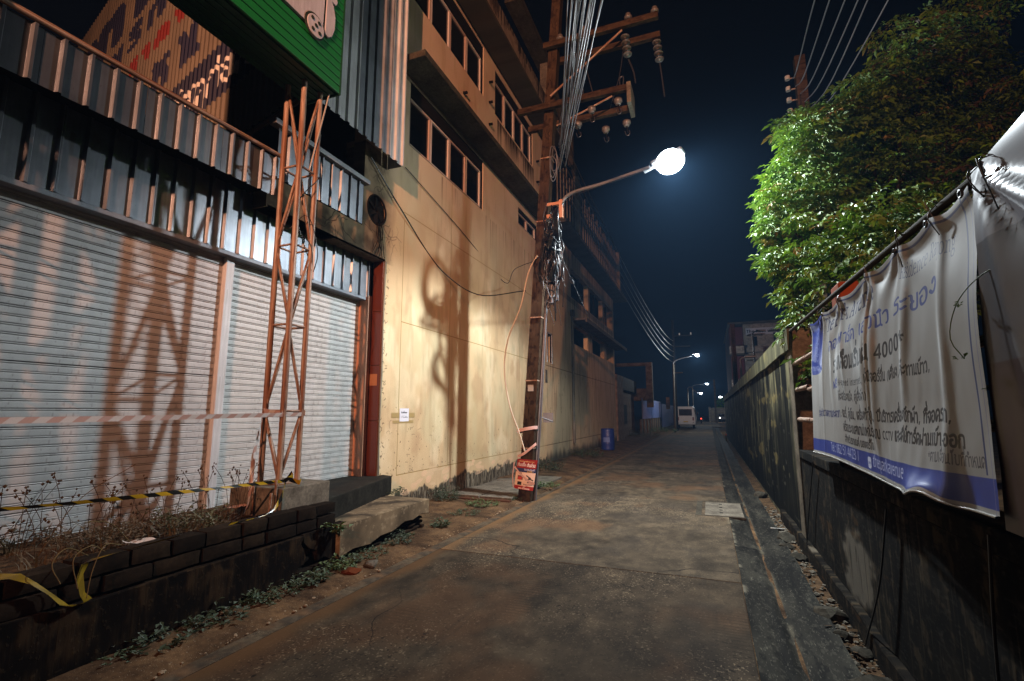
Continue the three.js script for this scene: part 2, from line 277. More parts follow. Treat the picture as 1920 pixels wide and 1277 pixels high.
const galvTex = dataTex(512, 512, (u, v) => { const a = fbm(u * 5, v * 5, 4, 5), s = fbm(u * 60, v * 4, 3), d = vn(u * 140, v * 140, 140); let c = mix3([118, 122, 126], [168, 172, 176], cl(a * .8 + s * .4 - .1)); c = mix3(c, [104, 96, 88], ss(.62, .8, fbm(u * 9 + 3, v * 2.2, 4)) * .5); return d < .05 ? mix3(c, [70, 60, 54], .5) : c; });
const whiteMetalTex = dataTex(512, 512, (u, v) => { const a = fbm(u * 4, v * 4, 4, 4), s = fbm(u * 80, v * 3, 3); return mix3([150, 150, 150], [206, 208, 210], cl(.25 + a * .6 + (s - .5) * .6)); });
const shutterTex = dataTex(1024, 512, (u, v) => { const a = fbm(u * 8, v * 8, 4), s = fbm(u * 40, v * 3, 3), d = fbm(u * 120, v * 60, 2); let c = mix3([158, 156, 152], [204, 202, 198], cl(.3 + a * .5 + (s - .5) * .5)); return mix3(c, [120, 112, 104], ss(.7, .86, d) * .35 + ss(.62, .8, a) * .2); });
const rustTex = dataTex(512, 512, (u, v) => { const a = fbm(u * 6, v * 6, 5, 6), b = fbm(u * 40, v * 40, 3, 40), s = fbm(u * 20, v * 3, 3); let c = mix3([158, 134, 116], [120, 82, 58], ss(.35, .65, a)); c = mix3(c, [62, 34, 22], ss(.55, .75, b) * .7); return mix3(c, [176, 168, 156], ss(.6, .7, s) * .45); });
const barkTex = dataTex(256, 512, (u, v) => { const a = fbm(u * 20, v * 5, 4); return mix3([40, 32, 25], [92, 78, 60], a); });
const poleTex = dataTex(512, 1024, (u, v) => { const a = fbm(u * 5, v * 16, 5), s = fbm(u * 24, v * 5, 3), p = vn(u * 60, v * 200); let c = mix3([84, 72, 58], [146, 128, 104], cl(a * .9 + (s - .5) * .5)); c = mix3(c, [52, 40, 32], ss(.5, .72, fbm(u * 6, v * 30 + 3, 4)) * .6); return p > .95 ? mix3(c, [30, 25, 22], .6) : c; });
const m = {
  slab: [...slabTex, ...slabTex].map((t, i) => MT(t, .82, { bumpMap: t, bumpScale: .004, color: i < 3 ? new THREE.Color(1.12, 1.08, .97) : new THREE.Color(.68, .63, .55) })), dirt: MT(dirtTex, .95, { bumpMap: dirtTex, bumpScale: .02 }), conc: MT(concTex, .9, { bumpMap: concTex, bumpScale: .006 }),  // last three slab copies are darker: lens vignetting painted into the near road
  concDark: MT(concTex, .85, { color: new THREE.Color(.42, .42, .40), bumpMap: concTex, bumpScale: .006 }), concSpill: MT(concTex, .9, { color: new THREE.Color(.7, .72, .66), bumpMap: concTex, bumpScale: .01 }), concPale: MT(concTex, .9, { color: new THREE.Color(1.35, 1.3, 1.25) }),
  darkPlaster: MT(plasterDark, .92, { color: new THREE.Color(.15, .125, .105), bumpMap: plasterDark, bumpScale: .02 }), galv: MT(galvTex, .5, { metalness: .4, color: new THREE.Color(.8, .8, .8) }), galv2: MT(galvTex, .55, { metalness: .3, color: new THREE.Color(.64, .66, .7) }), sheet: [0, 1, 2].map((k) => MT(galvTex, .38 + k * .03, { metalness: .82, color: new THREE.Color(.78 - k * .1, .78 - k * .09, .80 - k * .08), bumpMap: galvTex, bumpScale: .002 })), whiteMetal: MT(whiteMetalTex, .5),  // darkPlaster tint also holds the lens falloff of the lower left corner
  shutter: MT(shutterTex, .5), shutterFalloff: MT(shutterTex, .5, { color: new THREE.Color(.84, .84, .86) }), rust: MT(rustTex, .6, { metalness: .15 }), bark: MT(barkTex, .95), pole: MT(poleTex, .9, { color: new THREE.Color(.30, .25, .22), bumpMap: poleTex, bumpScale: .01 }),  // second shutter material is a darker copy, light falloff put into its colour
  black: M('#0b0a0a', .9), dark: M('#171514', .9), darkGreen: M('#0d3f1e', .5), green: M('#0f6b2c', .45), greenDeep: M('#0a4a22', .5), cable: M('#121213', .32), cableGrey: M('#55565a', .4), wire: M('#3c3d40', .28, { metalness: .35 }), wireBright: M('#77797e', .35, { metalness: .2 }),
  frame: M('#cbbdb4', .5), frameRust: M('#b39a8c', .55), glass: new THREE.MeshPhysicalMaterial({ color: 0x0c0e10, roughness: .08, metalness: 0, side: THREE.DoubleSide }),
  straw: M('#6a5638', .85), dullPorcelain: M('#5f5b57', .35), porcelain: M('#a39d95', .25), brownTile: M('#5a2a18', .25), orangeFrame: M('#c08a6c', .5), blackPaint: MT(concTex, .8, { color: new THREE.Color(.16, .16, .16) }),
};
const BRICK = [0, 1, 2].map((k) => MT(concTex, .92, { color: new THREE.Color(...[[.11, .08, .06], [.08, .06, .046], [.15, .11, .08]][k]), bumpMap: concTex, bumpScale: .01 }));  // block tones darkened to carry the lens falloff low on the left

// ---------------------------------------------------------------- ground, road, pavement
structure('ground', metres(new THREE.PlaneGeometry(460, 460, 1, 1).rotateX(-Math.PI / 2).translate(0, -.06, -120), .4), m.dirt);
const road = tag(new THREE.Group(), null, null, null, 'structure'); road.name = 'road'; scene.add(road); road.userData._b = [0, 0, 0];
{
  let k = 0;
  for (let z = 8.05; z > -62; z -= 4.5, k++) {
    const g = bx(-3.07, -.2, z - .007, .2, 0, z - 4.5 + .007, .008), uv = g.attributes.uv; for (let i = 0; i < uv.count; i++) uv.setXY(i, (uv.getX(i) + 3.075) / 3.28, (uv.getY(i) + z) / 4.5);
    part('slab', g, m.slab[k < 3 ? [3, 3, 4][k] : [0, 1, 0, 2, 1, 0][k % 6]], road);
  }
  const f = bx(-4.6, -.2, -62.3, 1.2, -.004, -150); part('slab', f, m.slab[0], road);
  // edge strip beside the slabs, lapping out into the dirt with a ragged edge
  const pts = [[-3.085, 8]]; const out = []; for (let z = 8; z >= -62; z -= .35) out.push([-3.2 - .12 * fbm(z * .9, 1, 3) - (z < -7.4 && z > -9.6 ? 0 : .05) - (z < -20 ? ss(-20, -40, z) * .9 : 0), z]);
  const s = new THREE.Shape([...pts, [-3.085, -62], ...out.reverse()].map((p) => new THREE.Vector2(p[0], -p[1])));
  part('edge_strip', metres(new THREE.ExtrudeGeometry(s, { depth: .08, bevelEnabled: false }).rotateX(-Math.PI / 2).translate(0, -.088, 0)), m.slab[1], road);
}
{ // manhole set into the road's right edge
  const t = thing('manhole_cover', 'rectangular concrete drain cover with lifting slots set in road edge', 'drain cover', [.14, 0, -9.33]);
  part('lid', bx(-.15, -.05, -9.95, .42, .007, -8.72, .006), m.conc, t);
  part('rim', [bx(-.29, -.03, -10.02, -.2, .0045, -8.66, .003), bx(-.2, -.03, -10.02, .44, .0045, -9.97, .003), bx(-.2, -.03, -8.7, .44, .0045, -8.66, .003)], m.concDark, t);
  for (const z of [-9.75, -9.45, -9.2, -8.95]) part('lifting_slot', bx(.07, -.01, z - .03, .12, .0085, z + .03), m.black, t);
}
{ // shallow concrete gutter with two worn channels
  const nx = 22, nz = 260, g = new THREE.PlaneGeometry(1, 1, nx, nz).rotateX(-Math.PI / 2), p = g.attributes.position;
  for (let i = 0; i < p.count; i++) {
    const u = p.getX(i) + .5, v = .5 - p.getZ(i), z = 6 - Math.pow(v, 1.35) * 66; let x = .205 + u * (.57 + .05 * fbm(z * 1.3, 4, 3));
    const groove = Math.exp(-Math.pow((x - .49) / .035, 2)) * .022 + Math.exp(-Math.pow((x - .37) / .02, 2)) * .006;
    p.setXYZ(i, x, -.012 - .03 * Math.sin(Math.PI * u) - groove + .012 * (fbm(x * 9, z * 3, 3) - .5), z);
  }
  g.computeVertexNormals();
  const t = dataTex(512, 1024, (u, v) => { const a = fbm(u * 5, v * 12, 5), b = vn(u * 150, v * 300); let c = mix3([18, 17, 15], [58, 55, 47], cl(a * 1.5 - .3)); const gr = Math.exp(-Math.pow((u - .5) / (.03 + .02 * fbm(1, v * 40, 2)), 2)); c = mix3(c, [112, 104, 86], gr * .6 * ss(.25, .5, fbm(3, v * 20, 3))); const e = Math.exp(-Math.pow((u - .02) / .05, 2)); c = mix3(c, [120, 112, 96], e * ss(.45, .6, fbm(8, v * 30, 3)) * .8); c = mix3(c, [16, 15, 13], ss(.6, .75, fbm(u * 14, v * 60, 4)) * .6); c = mix3(c, [96, 92, 80], ss(.62, .75, fbm(u * 30 + 4, v * 140, 3)) * .35); return b > .9 ? mix3(c, [140, 134, 118], .55) : b < .06 ? mix3(c, [14, 13, 12], .6) : c; });
  const uv = g.attributes.uv; for (let i = 0; i < uv.count; i++) uv.setXY(i, p.getX(i) / .6 - .33, p.getZ(i) / 7);
  structure('gutter', g, MT(t, .8, { bumpMap: t, bumpScale: .008 }));
  structure('gutter_edge', metres(new THREE.PlaneGeometry(.5, 70, 1, 1).rotateX(-Math.PI / 2).translate(.95, -.05, -29)), m.dirt);
}
{ // earth verge on the left, rising a little to the buildings
  const nx = 26, nz = 240, g = new THREE.PlaneGeometry(1, 1, nx, nz).rotateX(-Math.PI / 2), p = g.attributes.position;
  for (let i = 0; i < p.count; i++) {
    const u = p.getX(i) + .5, v = .5 - p.getZ(i), z = 6 - Math.pow(v, 1.3) * 84, x = mix(-3.06, -4.9 - ss(-28, -34, z) * .6, u);
    p.setXYZ(i, x, mix(-.035, .02, ss(0, .18, u)) + .05 * (fbm(x * 3, z * 2, 4) - .45) * ss(.05, .3, u) + (z < -11 ? .05 * ss(.5, .9, u) : 0) + (z > -8.4 && z < -6.4 ? .05 * ss(.4, 1, u) : 0), z);
  }
  g.computeVertexNormals(); const uv = g.attributes.uv; for (let i = 0; i < uv.count; i++) uv.setXY(i, p.getX(i) * .55, p.getZ(i) * .55);
  structure('verge', g, m.dirt);
}
{ // paving beside the pole
  const g = tag(new THREE.Group(), null, null, null, 'structure'); g.name = 'pavement'; scene.add(g); g.userData._b = [0, 0, 0];
  for (let i = 0; i < 3; i++) for (let k = 0; k < 2; k++) { const z0 = -8.66 - i * 1.12, x0 = [-3.42, -4.08][k], q = rng(i * 7 + k), y = .055 + q() * .012; const s = bx(x0, -.05, z0, x0 - .64, y, z0 - 1.1, .01); s.rotateZ((q() - .5) * .006); part('paving_slab', s, m.conc, g); }
  part('kerb', bx(-3.4, -.05, -8.5, -4.7, .045, -8.62, .012), M('#4a3022', .9), g);
}

// ---------------------------------------------------------------- yellow shop building on the left
const W = -4.75;
const shop = thing('shop_building', 'yellow plastered three storey building with white roller shutters on the left', 'building', [-4.75, 0, -8]);
const cracks = (g, x, y, n, len, q, col, w) => { for (let i = 0; i < n; i++) { g.strokeStyle = col; g.lineWidth = w * (.5 + q()); g.beginPath(); let a = q() * 6.28, px = x + (q() - .5) * len * 1.2, py = y + (q() - .5) * len * 1.2; g.moveTo(px, py); for (let k = 0; k < 6; k++) { a += (q() - .5) * 1.6; px += Math.cos(a) * len * .14; py += Math.sin(a) * len * .14 + len * .03; g.lineTo(px, py); } g.stroke(); } };
const yellowTex = canvasTex(2048, 2048, (g, w, h) => {
  const X = (z) => (-z - 3) / 12.2 * w, Y = (y) => h - y / 11.8 * h, q = rng(5);
  g.lineCap = 'round';
  // scored joints of the render
  g.strokeStyle = 'rgba(120,92,40,.75)'; g.lineWidth = 2;
  for (const y of [.6, 3.12, 5.05]) { g.beginPath(); g.moveTo(X(y === 5.05 ? -6.95 : -6.97), Y(y)); g.lineTo(X(-15.2), Y(y)); g.stroke(); }
  for (const z of [-6.97, -8.66, -12.6]) { g.beginPath(); g.moveTo(X(z), Y(.6)); g.lineTo(X(z), Y(z > -7 ? 4.9 : 7.6)); g.stroke(); }
  // dirt and cracked paint round the vent and beam
  cracks(g, X(-6.2), Y(4.45), 12, 60, q, 'rgba(36,28,22,.6)', 1.4); cracks(g, X(-6.55), Y(4.5), 14, 60, q, 'rgba(60,46,34,.5)', 1.2); cracks(g, X(-5.4), Y(4.25), 12, 60, q, 'rgba(30,24,20,.6)', 1.4); cracks(g, X(-6.3), Y(5.4), 12, 60, q, 'rgba(40,34,28,.5)', 1.4);
  // scuffs and chips low on the wall
  for (let i = 0; i < 170; i++) { const z = -6.5 - q() * q() * 8, y = .6 + q() * q() * 1.4; g.fillStyle = `rgba(60,42,26,${.25 + .5 * q()})`; g.beginPath(); g.ellipse(X(z), Y(y), .8 + q() * 1.6, .8 + q() * 2.4, q() * 3, 0, 7); g.fill(); }
  for (let i = 0; i < 9; i++) { const z = -6.7 - q() * 1.4, y = .9 + q() * .9; cracks(g, X(z), Y(y), 1, 22, q, 'rgba(90,68,44,.5)', 1.2); }
  for (const z of [-6.5, -6.55]) for (let y = .7; y < 4; y += .12) cracks(g, X(z), Y(y), 1, 12, q, 'rgba(62,48,36,.55)', 2);
  // peeled flakes above the damp line
  for (let i = 0; i < 60; i++) { const z = -6.6 - q() * 8, y = .3 + q() * .3; g.fillStyle = `rgba(${206 + q() * 20},${180},${146},.5)`; g.beginPath(); g.ellipse(X(z), Y(y), 5 + q() * 26, 3 + q() * 8, (q() - .5) * .5, 0, 7); g.fill(); }
  // black mould runs under the far upper windows
  for (let i = 0; i < 240; i++) { const z = -11.0 - q() * 2.9, L = (.15 + q() * .8) * (fbm(z * 2.2, 3, 2) > .45 ? 1 : .3); const gr = g.createLinearGradient(0, Y(9.2), 0, Y(9.2 - L)); gr.addColorStop(0, 'rgba(22,18,15,.6)'); gr.addColorStop(1, 'rgba(22,18,15,0)'); g.fillStyle = gr; g.fillRect(X(z), Y(9.2), 2 + q() * 5, L / 11.8 * h); }
  for (let i = 0; i < 26; i++) { const z = -7 - q() * 7.6, L = .3 + q() * .8; const gr = g.createLinearGradient(0, Y(6.3), 0, Y(6.3 - L)); gr.addColorStop(0, 'rgba(70,50,36,.28)'); gr.addColorStop(1, 'rgba(70,50,36,0)'); g.fillStyle = gr; g.fillRect(X(z), Y(6.3), 2 + q() * 7, L / 11.8 * h); }
}, (u, v) => {
  const z = 3 + u * 12.2, y = v * 11.8; let c = mix3([198, 168, 128], [220, 196, 156], fbm(z * .9, y * .9, 4)); c = mix3(c, [172, 138, 104], ss(.48, .7, fbm(z * 2.4 + 5, y * 1.8 + 2, 5)) * .45); c = mix3(c, [232, 214, 178], ss(.56, .72, fbm(z * 1.7 + 15, y * 1.1 + 12, 4)) * .5); c = mix3(c, [150, 140, 112], ss(.55, .8, fbm(z * 2.2 + 2, y * .9, 5)) * .4); c = mix3(c, [168, 146, 106], ss(.52, .75, fbm(z * .5 + 9, y * .35, 4)) * .5); const gr = ss(.5, .7, fbm(z * 1.1 + 4, y * .7 + 8, 4)); c = mix3(c, [188, 186, 150], gr * .3);
  c = mix3(c, [204, 176, 156], ss(4, 7, y) * .6);  // upper wall pinker: tint of the lamp light put into the paint colour
  c = mix3(c, [150, 122, 92], ss(.55, .8, fbm(z * 9, y * 1.4, 3)) * .2);
  const e = y - (.15 + .32 * fbm(z * 1.1, 2, 3) + .22 * (fbm(z * 7, y * 7, 5) - .5) + .05 * (fbm(z * 60, y * 12, 3) - .5)); // damp band at the foot
  if (y < 1) { c = mix3(c, [198, 166, 128], ss(.32, .05, e) * .55); c = mix3(c, [40, 36, 31], ss(.03, -.04, e) * (.6 + .4 * fbm(z * 30, y * 8, 3))); c = mix3(c, [150, 140, 122], ss(.02, -.02, e) * ss(.55, .62, fbm(z * 34, y * 7 + 3, 3)) * .6); }
  if (y > 4 && y < 5.8 && z < 6.7) c = mix3(c, mix3([104, 92, 74], [40, 34, 29], ss(.4, .65, fbm(z * 3.2, y * 3.2, 4))), ss(6.75, 6.2, z) * (.5 + .4 * fbm(z * 7, y * 7, 3)));
  if (y > 7.55 && y < 7.8) c = mix3(c, [92, 80, 66], .5);
  if (y > 10.65) c = mix3(c, [96, 80, 64], .45 + .4 * ss(.45, .6, fbm(z * 9, y * 1.2, 3)));
  return c;
});
const yellow = MT(yellowTex, .82, { bumpMap: yellowTex, bumpScale: .006 });
const wallOf = (g) => wallUV(g, 3, 15.2, 0, 11.8);
{
  const vent = new THREE.Path(); vent.absellipse(6.2, 4.79, .235, .235, 0, Math.PI * 2, true);
  const holes = [rect(7.03, 6.35, 10.17, 7.6), rect(6.9, 9.29, 10.14, 10.6), rect(10.86, 9.25, 13.82, 10.5), rect(12.55, 6.9, 14.2, 7.4), vent];
  part('wall', wallOf(plate([[6.46, -.1], [15.0, -.1], [15.0, 11.2], [5.86, 11.2], [5.86, 4.42], [4.12, 4.42], [4.12, 4.02], [6.46, 4.02]], holes, W - .22, .22)), yellow, shop);
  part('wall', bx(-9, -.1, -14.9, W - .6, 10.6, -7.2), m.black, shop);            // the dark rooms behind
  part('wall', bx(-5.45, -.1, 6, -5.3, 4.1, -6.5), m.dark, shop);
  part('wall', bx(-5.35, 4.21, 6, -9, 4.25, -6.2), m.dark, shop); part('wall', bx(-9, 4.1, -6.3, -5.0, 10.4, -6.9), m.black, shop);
  part('shopfront_head', bx(-5.3, 4.02, -6.46, W, 4.05, -4.14), m.concPale, shop);
  for (let k = 0; k < 4; k++) part('tile', bx(W - .004, .62 + k * .86, -6.455, W - .19, .62 + k * .86 + .852, -6.43, .004), m.brownTile, shop);
  part('door_post', bx(W - .19, .45, -6.42, -5.16, 3.45, -6.33, .008), m.orangeFrame, shop); part('door_post', bx(-5.06, .5, -3.92, -5.2, 3.5, -4.03, .01), m.whiteMetal, shop);
  part('wall_edge', wallOf(plate([[6.452, .64], [6.50, .64], [6.47, 1.4], [6.49, 2.2], [6.47, 3], [6.488, 4.02], [6.452, 4.02]], [], W, .012)), m.concPale, shop);
  // projecting ledge and roof slab with its stained parapet face
  part('ledge', [bx(-4.7, 7.6, -6.55, -4.16, 7.72, -15.1, .012)], m.concDark, shop);
  part('roof_slab', wallOf(bx(-4.7, 10.62, -5.9, -4.12, 10.7, -15.3, .01)), m.concDark, shop);
  const parTex = canvasTex(1024, 128, (g, w, h) => { const q = rng(3); for (let i = 0; i < 500; i++) { const x = q() * w, L = h * (.2 + q() * .8) * (fbm(x * .012, 3, 3) > .5 ? 1 : .4); g.fillStyle = `rgba(18,15,13,${.2 + .5 * q()})`; g.fillRect(x, 0, 1 + q() * 4, L); } }, (u, v) => mix3([112, 96, 82], [150, 132, 112], fbm(u * 60, v * 5, 4)));
  part('parapet', wallUV(bx(-4.3, 10.7, -5.9, -4.15, 11.25, -15.3, .01), 5.9, 15.3, 10.7, 11.25), MT(parTex, .9), shop);
  // windows: frame, four sashes, dark panes
  const win = (u0, y0, u1, y1, n, sashTop) => {
    const f = part('window', [bx(W - .02, y0, -u0, W - .16, y0 + .035, -u1), bx(W - .02, sashTop + .003, -u0, W - .16, y1, -u1), bx(W - .02, y0 + .037, -u0 + 0, W - .1, sashTop, -u0 - .04), bx(W - .02, y0 + .037, -u1, W - .1, sashTop, -u1 + .04)], m.dark, shop);
    const s = (u1 - u0 - .08) / n;
    for (let i = 0; i < n; i++) {
      const a = u0 + .045 + s * i, b = a + s - .012, t = .045, xo = W - .05, xi = W - .1;
      part('sash_frame', [bx(xo, y0 + .04, -a, xi, sashTop - .004, -a - t), bx(xo, y0 + .04, -b, xi, sashTop - .004, -b + t), bx(xo, sashTop - t, -a - t, xi, sashTop - .004, -b + t), bx(xo, y0 + .04, -a - t, xi, y0 + .04 + t, -b + t)], i % 2 ? m.frame : m.frameRust, f);
      part('pane', bx(-4.83, y0 + .04 + t, -a - t, -4.84, sashTop - t, -b + t), m.glass, f);
    }
  };
  win(7.03, 6.35, 10.17, 7.6, 4, 7.33); win(6.9, 9.29, 10.14, 10.6, 4, 10.28); win(10.86, 9.25, 13.82, 10.5, 4, 10.25); win(12.55, 6.9, 14.2, 7.4, 2, 7.3);
  for (const [z, y] of [[-9.1, 8.7], [-10.5, 9.9], [-10.5, 9.35], [-10.5, 8.75], [-14.2, 9.6], [-14.2, 8.9]]) part('drain_spout', rod([W - .05, y, z], [W + .09, y - .01, z], .035, .035, 10), m.dark, shop);
  // round extractor vent
  const v = part('vent', new THREE.TorusGeometry(.236, .016, 8, 32).rotateY(Math.PI / 2).translate(W - .004, 4.79, -6.2), m.dark, shop);
  for (let k = 0; k < 6; k++) part('blade', bx(-.004, .03, -.04, .004, .21, .04).rotateY(.3).rotateX(k * Math.PI / 3).translate(W - .018, 4.79, -6.2), m.dark, v);
  part('dark_disc', new THREE.CylinderGeometry(.236, .236, .02, 32).rotateZ(Math.PI / 2).translate(W - .04, 4.79, -6.2), m.black, v);  // black disc behind the blades, darkness of the duct put into its colour
}
{ const q = rng(14), L = []; for (let i = 0; i < 7; i++) { const z = -6.15 - q() * .18, l = .25 + q() * .35; L.push(tube([[W + .02, 4.58, z], [W + .04, 4.58 - l * .5, z + (q() - .5) * .1], [W + .025, 4.58 - l, z + (q() - .5) * .22]], .006, 10, 4)); } part('dangling_wires', L, m.dark, shop).userData.kind = 'stuff'; }
// roller shutters
function shutter(u0, u1) {
  const x = -5.12, s = part('roller_shutter', bx(x - .06, .5, -u0, x - .07, 3.5, -u1), m.dark, shop), L = u1 - u0, H = .0745, y0 = .52;
  const pr = [[0, .0], [.0022, .003], [.003, .012], [.003, .04], [.0022, .0505], [0, .0535], [-.012, .0545], [-.012, .0575], [-.001, .0585], [.002, .063], [-.001, .069], [-.012, .07], [-.012, .0745]];
  const pos = [], uv = []; for (let i = 1; i < pr.length; i++) { const [a, b] = [pr[i - 1], pr[i]]; const q = [[a[0], a[1], 0], [a[0], a[1], -L], [b[0], b[1], -L], [b[0], b[1], 0]]; for (const k of [0, 1, 2, 0, 2, 3]) { pos.push(...q[k]); uv.push(-q[k][2] * .35, q[k][1] * .35); } }
  const geo = new THREE.BufferGeometry(); geo.setAttribute('position', new THREE.Float32BufferAttribute(pos, 3)); geo.setAttribute('uv', new THREE.Float32BufferAttribute(uv, 2)); geo.computeVertexNormals();
  const b = offset(s); const geos = [0, .17, .41, .66, .83].map((o) => { const g = geo.clone(), t = g.attributes.uv.clone(); for (let i = 0; i < t.count; i++) t.setXY(i, t.getX(i) + o * .3, t.getY(i) + o); g.setAttribute('uv', t); return g; });
  const q = rng(Math.round(u0 * 10) + 50);
  for (let i = 0; y0 + i * H < 3.47; i++) { const o = new THREE.Mesh(geos[Math.floor(q() * 5)], u0 < 0 ? m.shutterFalloff : m.shutter); o.rotation.x = (q() - .5) * .0006; o.rotation.z = (q() - .5) * .03; o.name = 'slat'; o.position.set(x - b[0] + (q() - .5) * .002, y0 + i * H - b[1], -u0 - b[2]); o.castShadow = o.receiveShadow = true; s.add(o); }
}
shutter(-3.6, 3.95); shutter(4.04, 6.35);
// corrugated sheets over the shutters, canopy fascia, small panel on the beam, tall siding
sheets('metal_sheet', [-5.02, 4], [-4.98, -6.42], [1, 0], 3.42, 4.2, .195, .036, .03, m.sheet, shop, .78);
part('flashing', bx(-4.98, 3.37, 4, -5.1, 3.42, -6.33, .006), m.galv2, shop);
const fasc = sheets('metal_sheet', [-4.6, 4.2], [-4.6, -4.12], [1, 0], (s) => 3.99 + .020 * (s - 2.5), (s) => 4.42 + .028 * (s - 2.5), .188, .034, .03, m.sheet, shop, .76);
{
  const a = part('fascia_cap', [rod([-4.57, 4.45 - .028 * 2.5, 4.2], [-4.57, 4.45 + .028 * 5.8, -4.14], .03, .03, 4)], m.rust, shop); a.name = 'fascia_cap';
  part('canopy_roof', bx(-4.62, 4.22, 4.2, -5.3, 4.24, -4.1), m.dark, shop);
  sheets('metal_sheet', [-4.74, -4.2], [-4.74, -5.84], [1, 0], 4.43, 5.06, .19, .036, .03, m.sheet, shop, .78);
  part('panel_cap', bx(-4.66, 5.06, -4.1, -4.78, 5.13, -5.9, .006), m.galv, shop);
  part('wall_pier', wallOf(bx(-4.78, 4.42, -5.95, -5.2, 5.9, -6.0)), yellow, shop);
  sheets('metal_sheet', [-4.46, -4.52], [-4.46, -6.42], [1, 0], 5.58, 10.9, .19, .07, .03, [m.whiteMetal, m.galv2], shop, .76);
  part('siding_return', bx(-4.465, 5.58, -6.42, -4.74, 10.9, -6.425), m.whiteMetal, shop);
}
// painted hoarding at an angle behind the sign
{
  const c = thing('metal_hoarding', 'white corrugated wall with big blue and red painted letters behind green sign', 'hoarding', [-8, 5.8, -5.5]);
  const LW = 15, H = 7.3, tx = canvasTex(2048, 1024, (g, w, h) => {
    const px = (s) => w - s / LW * w, py = (y) => h - (y - 5.85) / H * h, k = h / H; // reads left to right towards the corner
    g.fillStyle = '#0b1030'; g.fillRect(0, py(7.97), w, 1.06 * k);
    write(g, 'วัสดุก่อสร้าง', px(5.1), py(7.14), .42 * k, 4.5 / LW * w, '#d8d2c8', .2);
    write(g, 'จำ ห น่ า ย', px(8.4), py(8.4), .6 * k, 6.8 / LW * w, '#0d1438', .36);
    write(g, 'ร า ค า ถู ก', px(8.2), py(9.55), .3 * k, 5.2 / LW * w, '#7a1810', .5);
    write(g, 'บ ริ ก า ร', px(9.8), py(10.35), .42 * k, 6 / LW * w, '#0d1438', .4);
    write(g, 'พา นิ ช', px(12.2), py(11.3), .85 * k, 8.5 / LW * w, '#0d1438', .5);
  }, (u, v) => { const a = fbm(u * 20, v * 9, 4), s = fbm(u * 160, v * 3, 2); return mix3([96, 86, 72], [128, 116, 98], cl(a * .8 + s * .4 - .1)); });
  const d = [-Math.sin(75 * Math.PI / 180), -Math.cos(75 * Math.PI / 180)], a = [-4.56, -4.62], mt = MT(tx, .6);
  const L = 14.6; let k = 0;
  for (let s = 0; s < L - .1; s += .9) {
    const g = ribSheet(a, [a[0] + d[0] * L, a[1] + d[1] * L], [-.2588, .9659], 5.9, 13.13, .19, .075, .035, s, Math.min(L, s + .897)); const uv = g.attributes.uv;
    for (let i = 0; i < uv.count; i++) uv.setXY(i, 1 - uv.getX(i) / LW, (uv.getY(i) - 5.85) / H);
    part('metal_sheet', g, mt, c);
  }
  part('back_frame', [rod([a[0], 5.95, a[1] - .1], [a[0] + d[0] * L, 5.95, a[1] + d[1] * L - .1], .04), rod([a[0], 13, a[1] - .1], [a[0] + d[0] * L, 13, a[1] + d[1] * L - .1], .04)], m.rust, c);
}
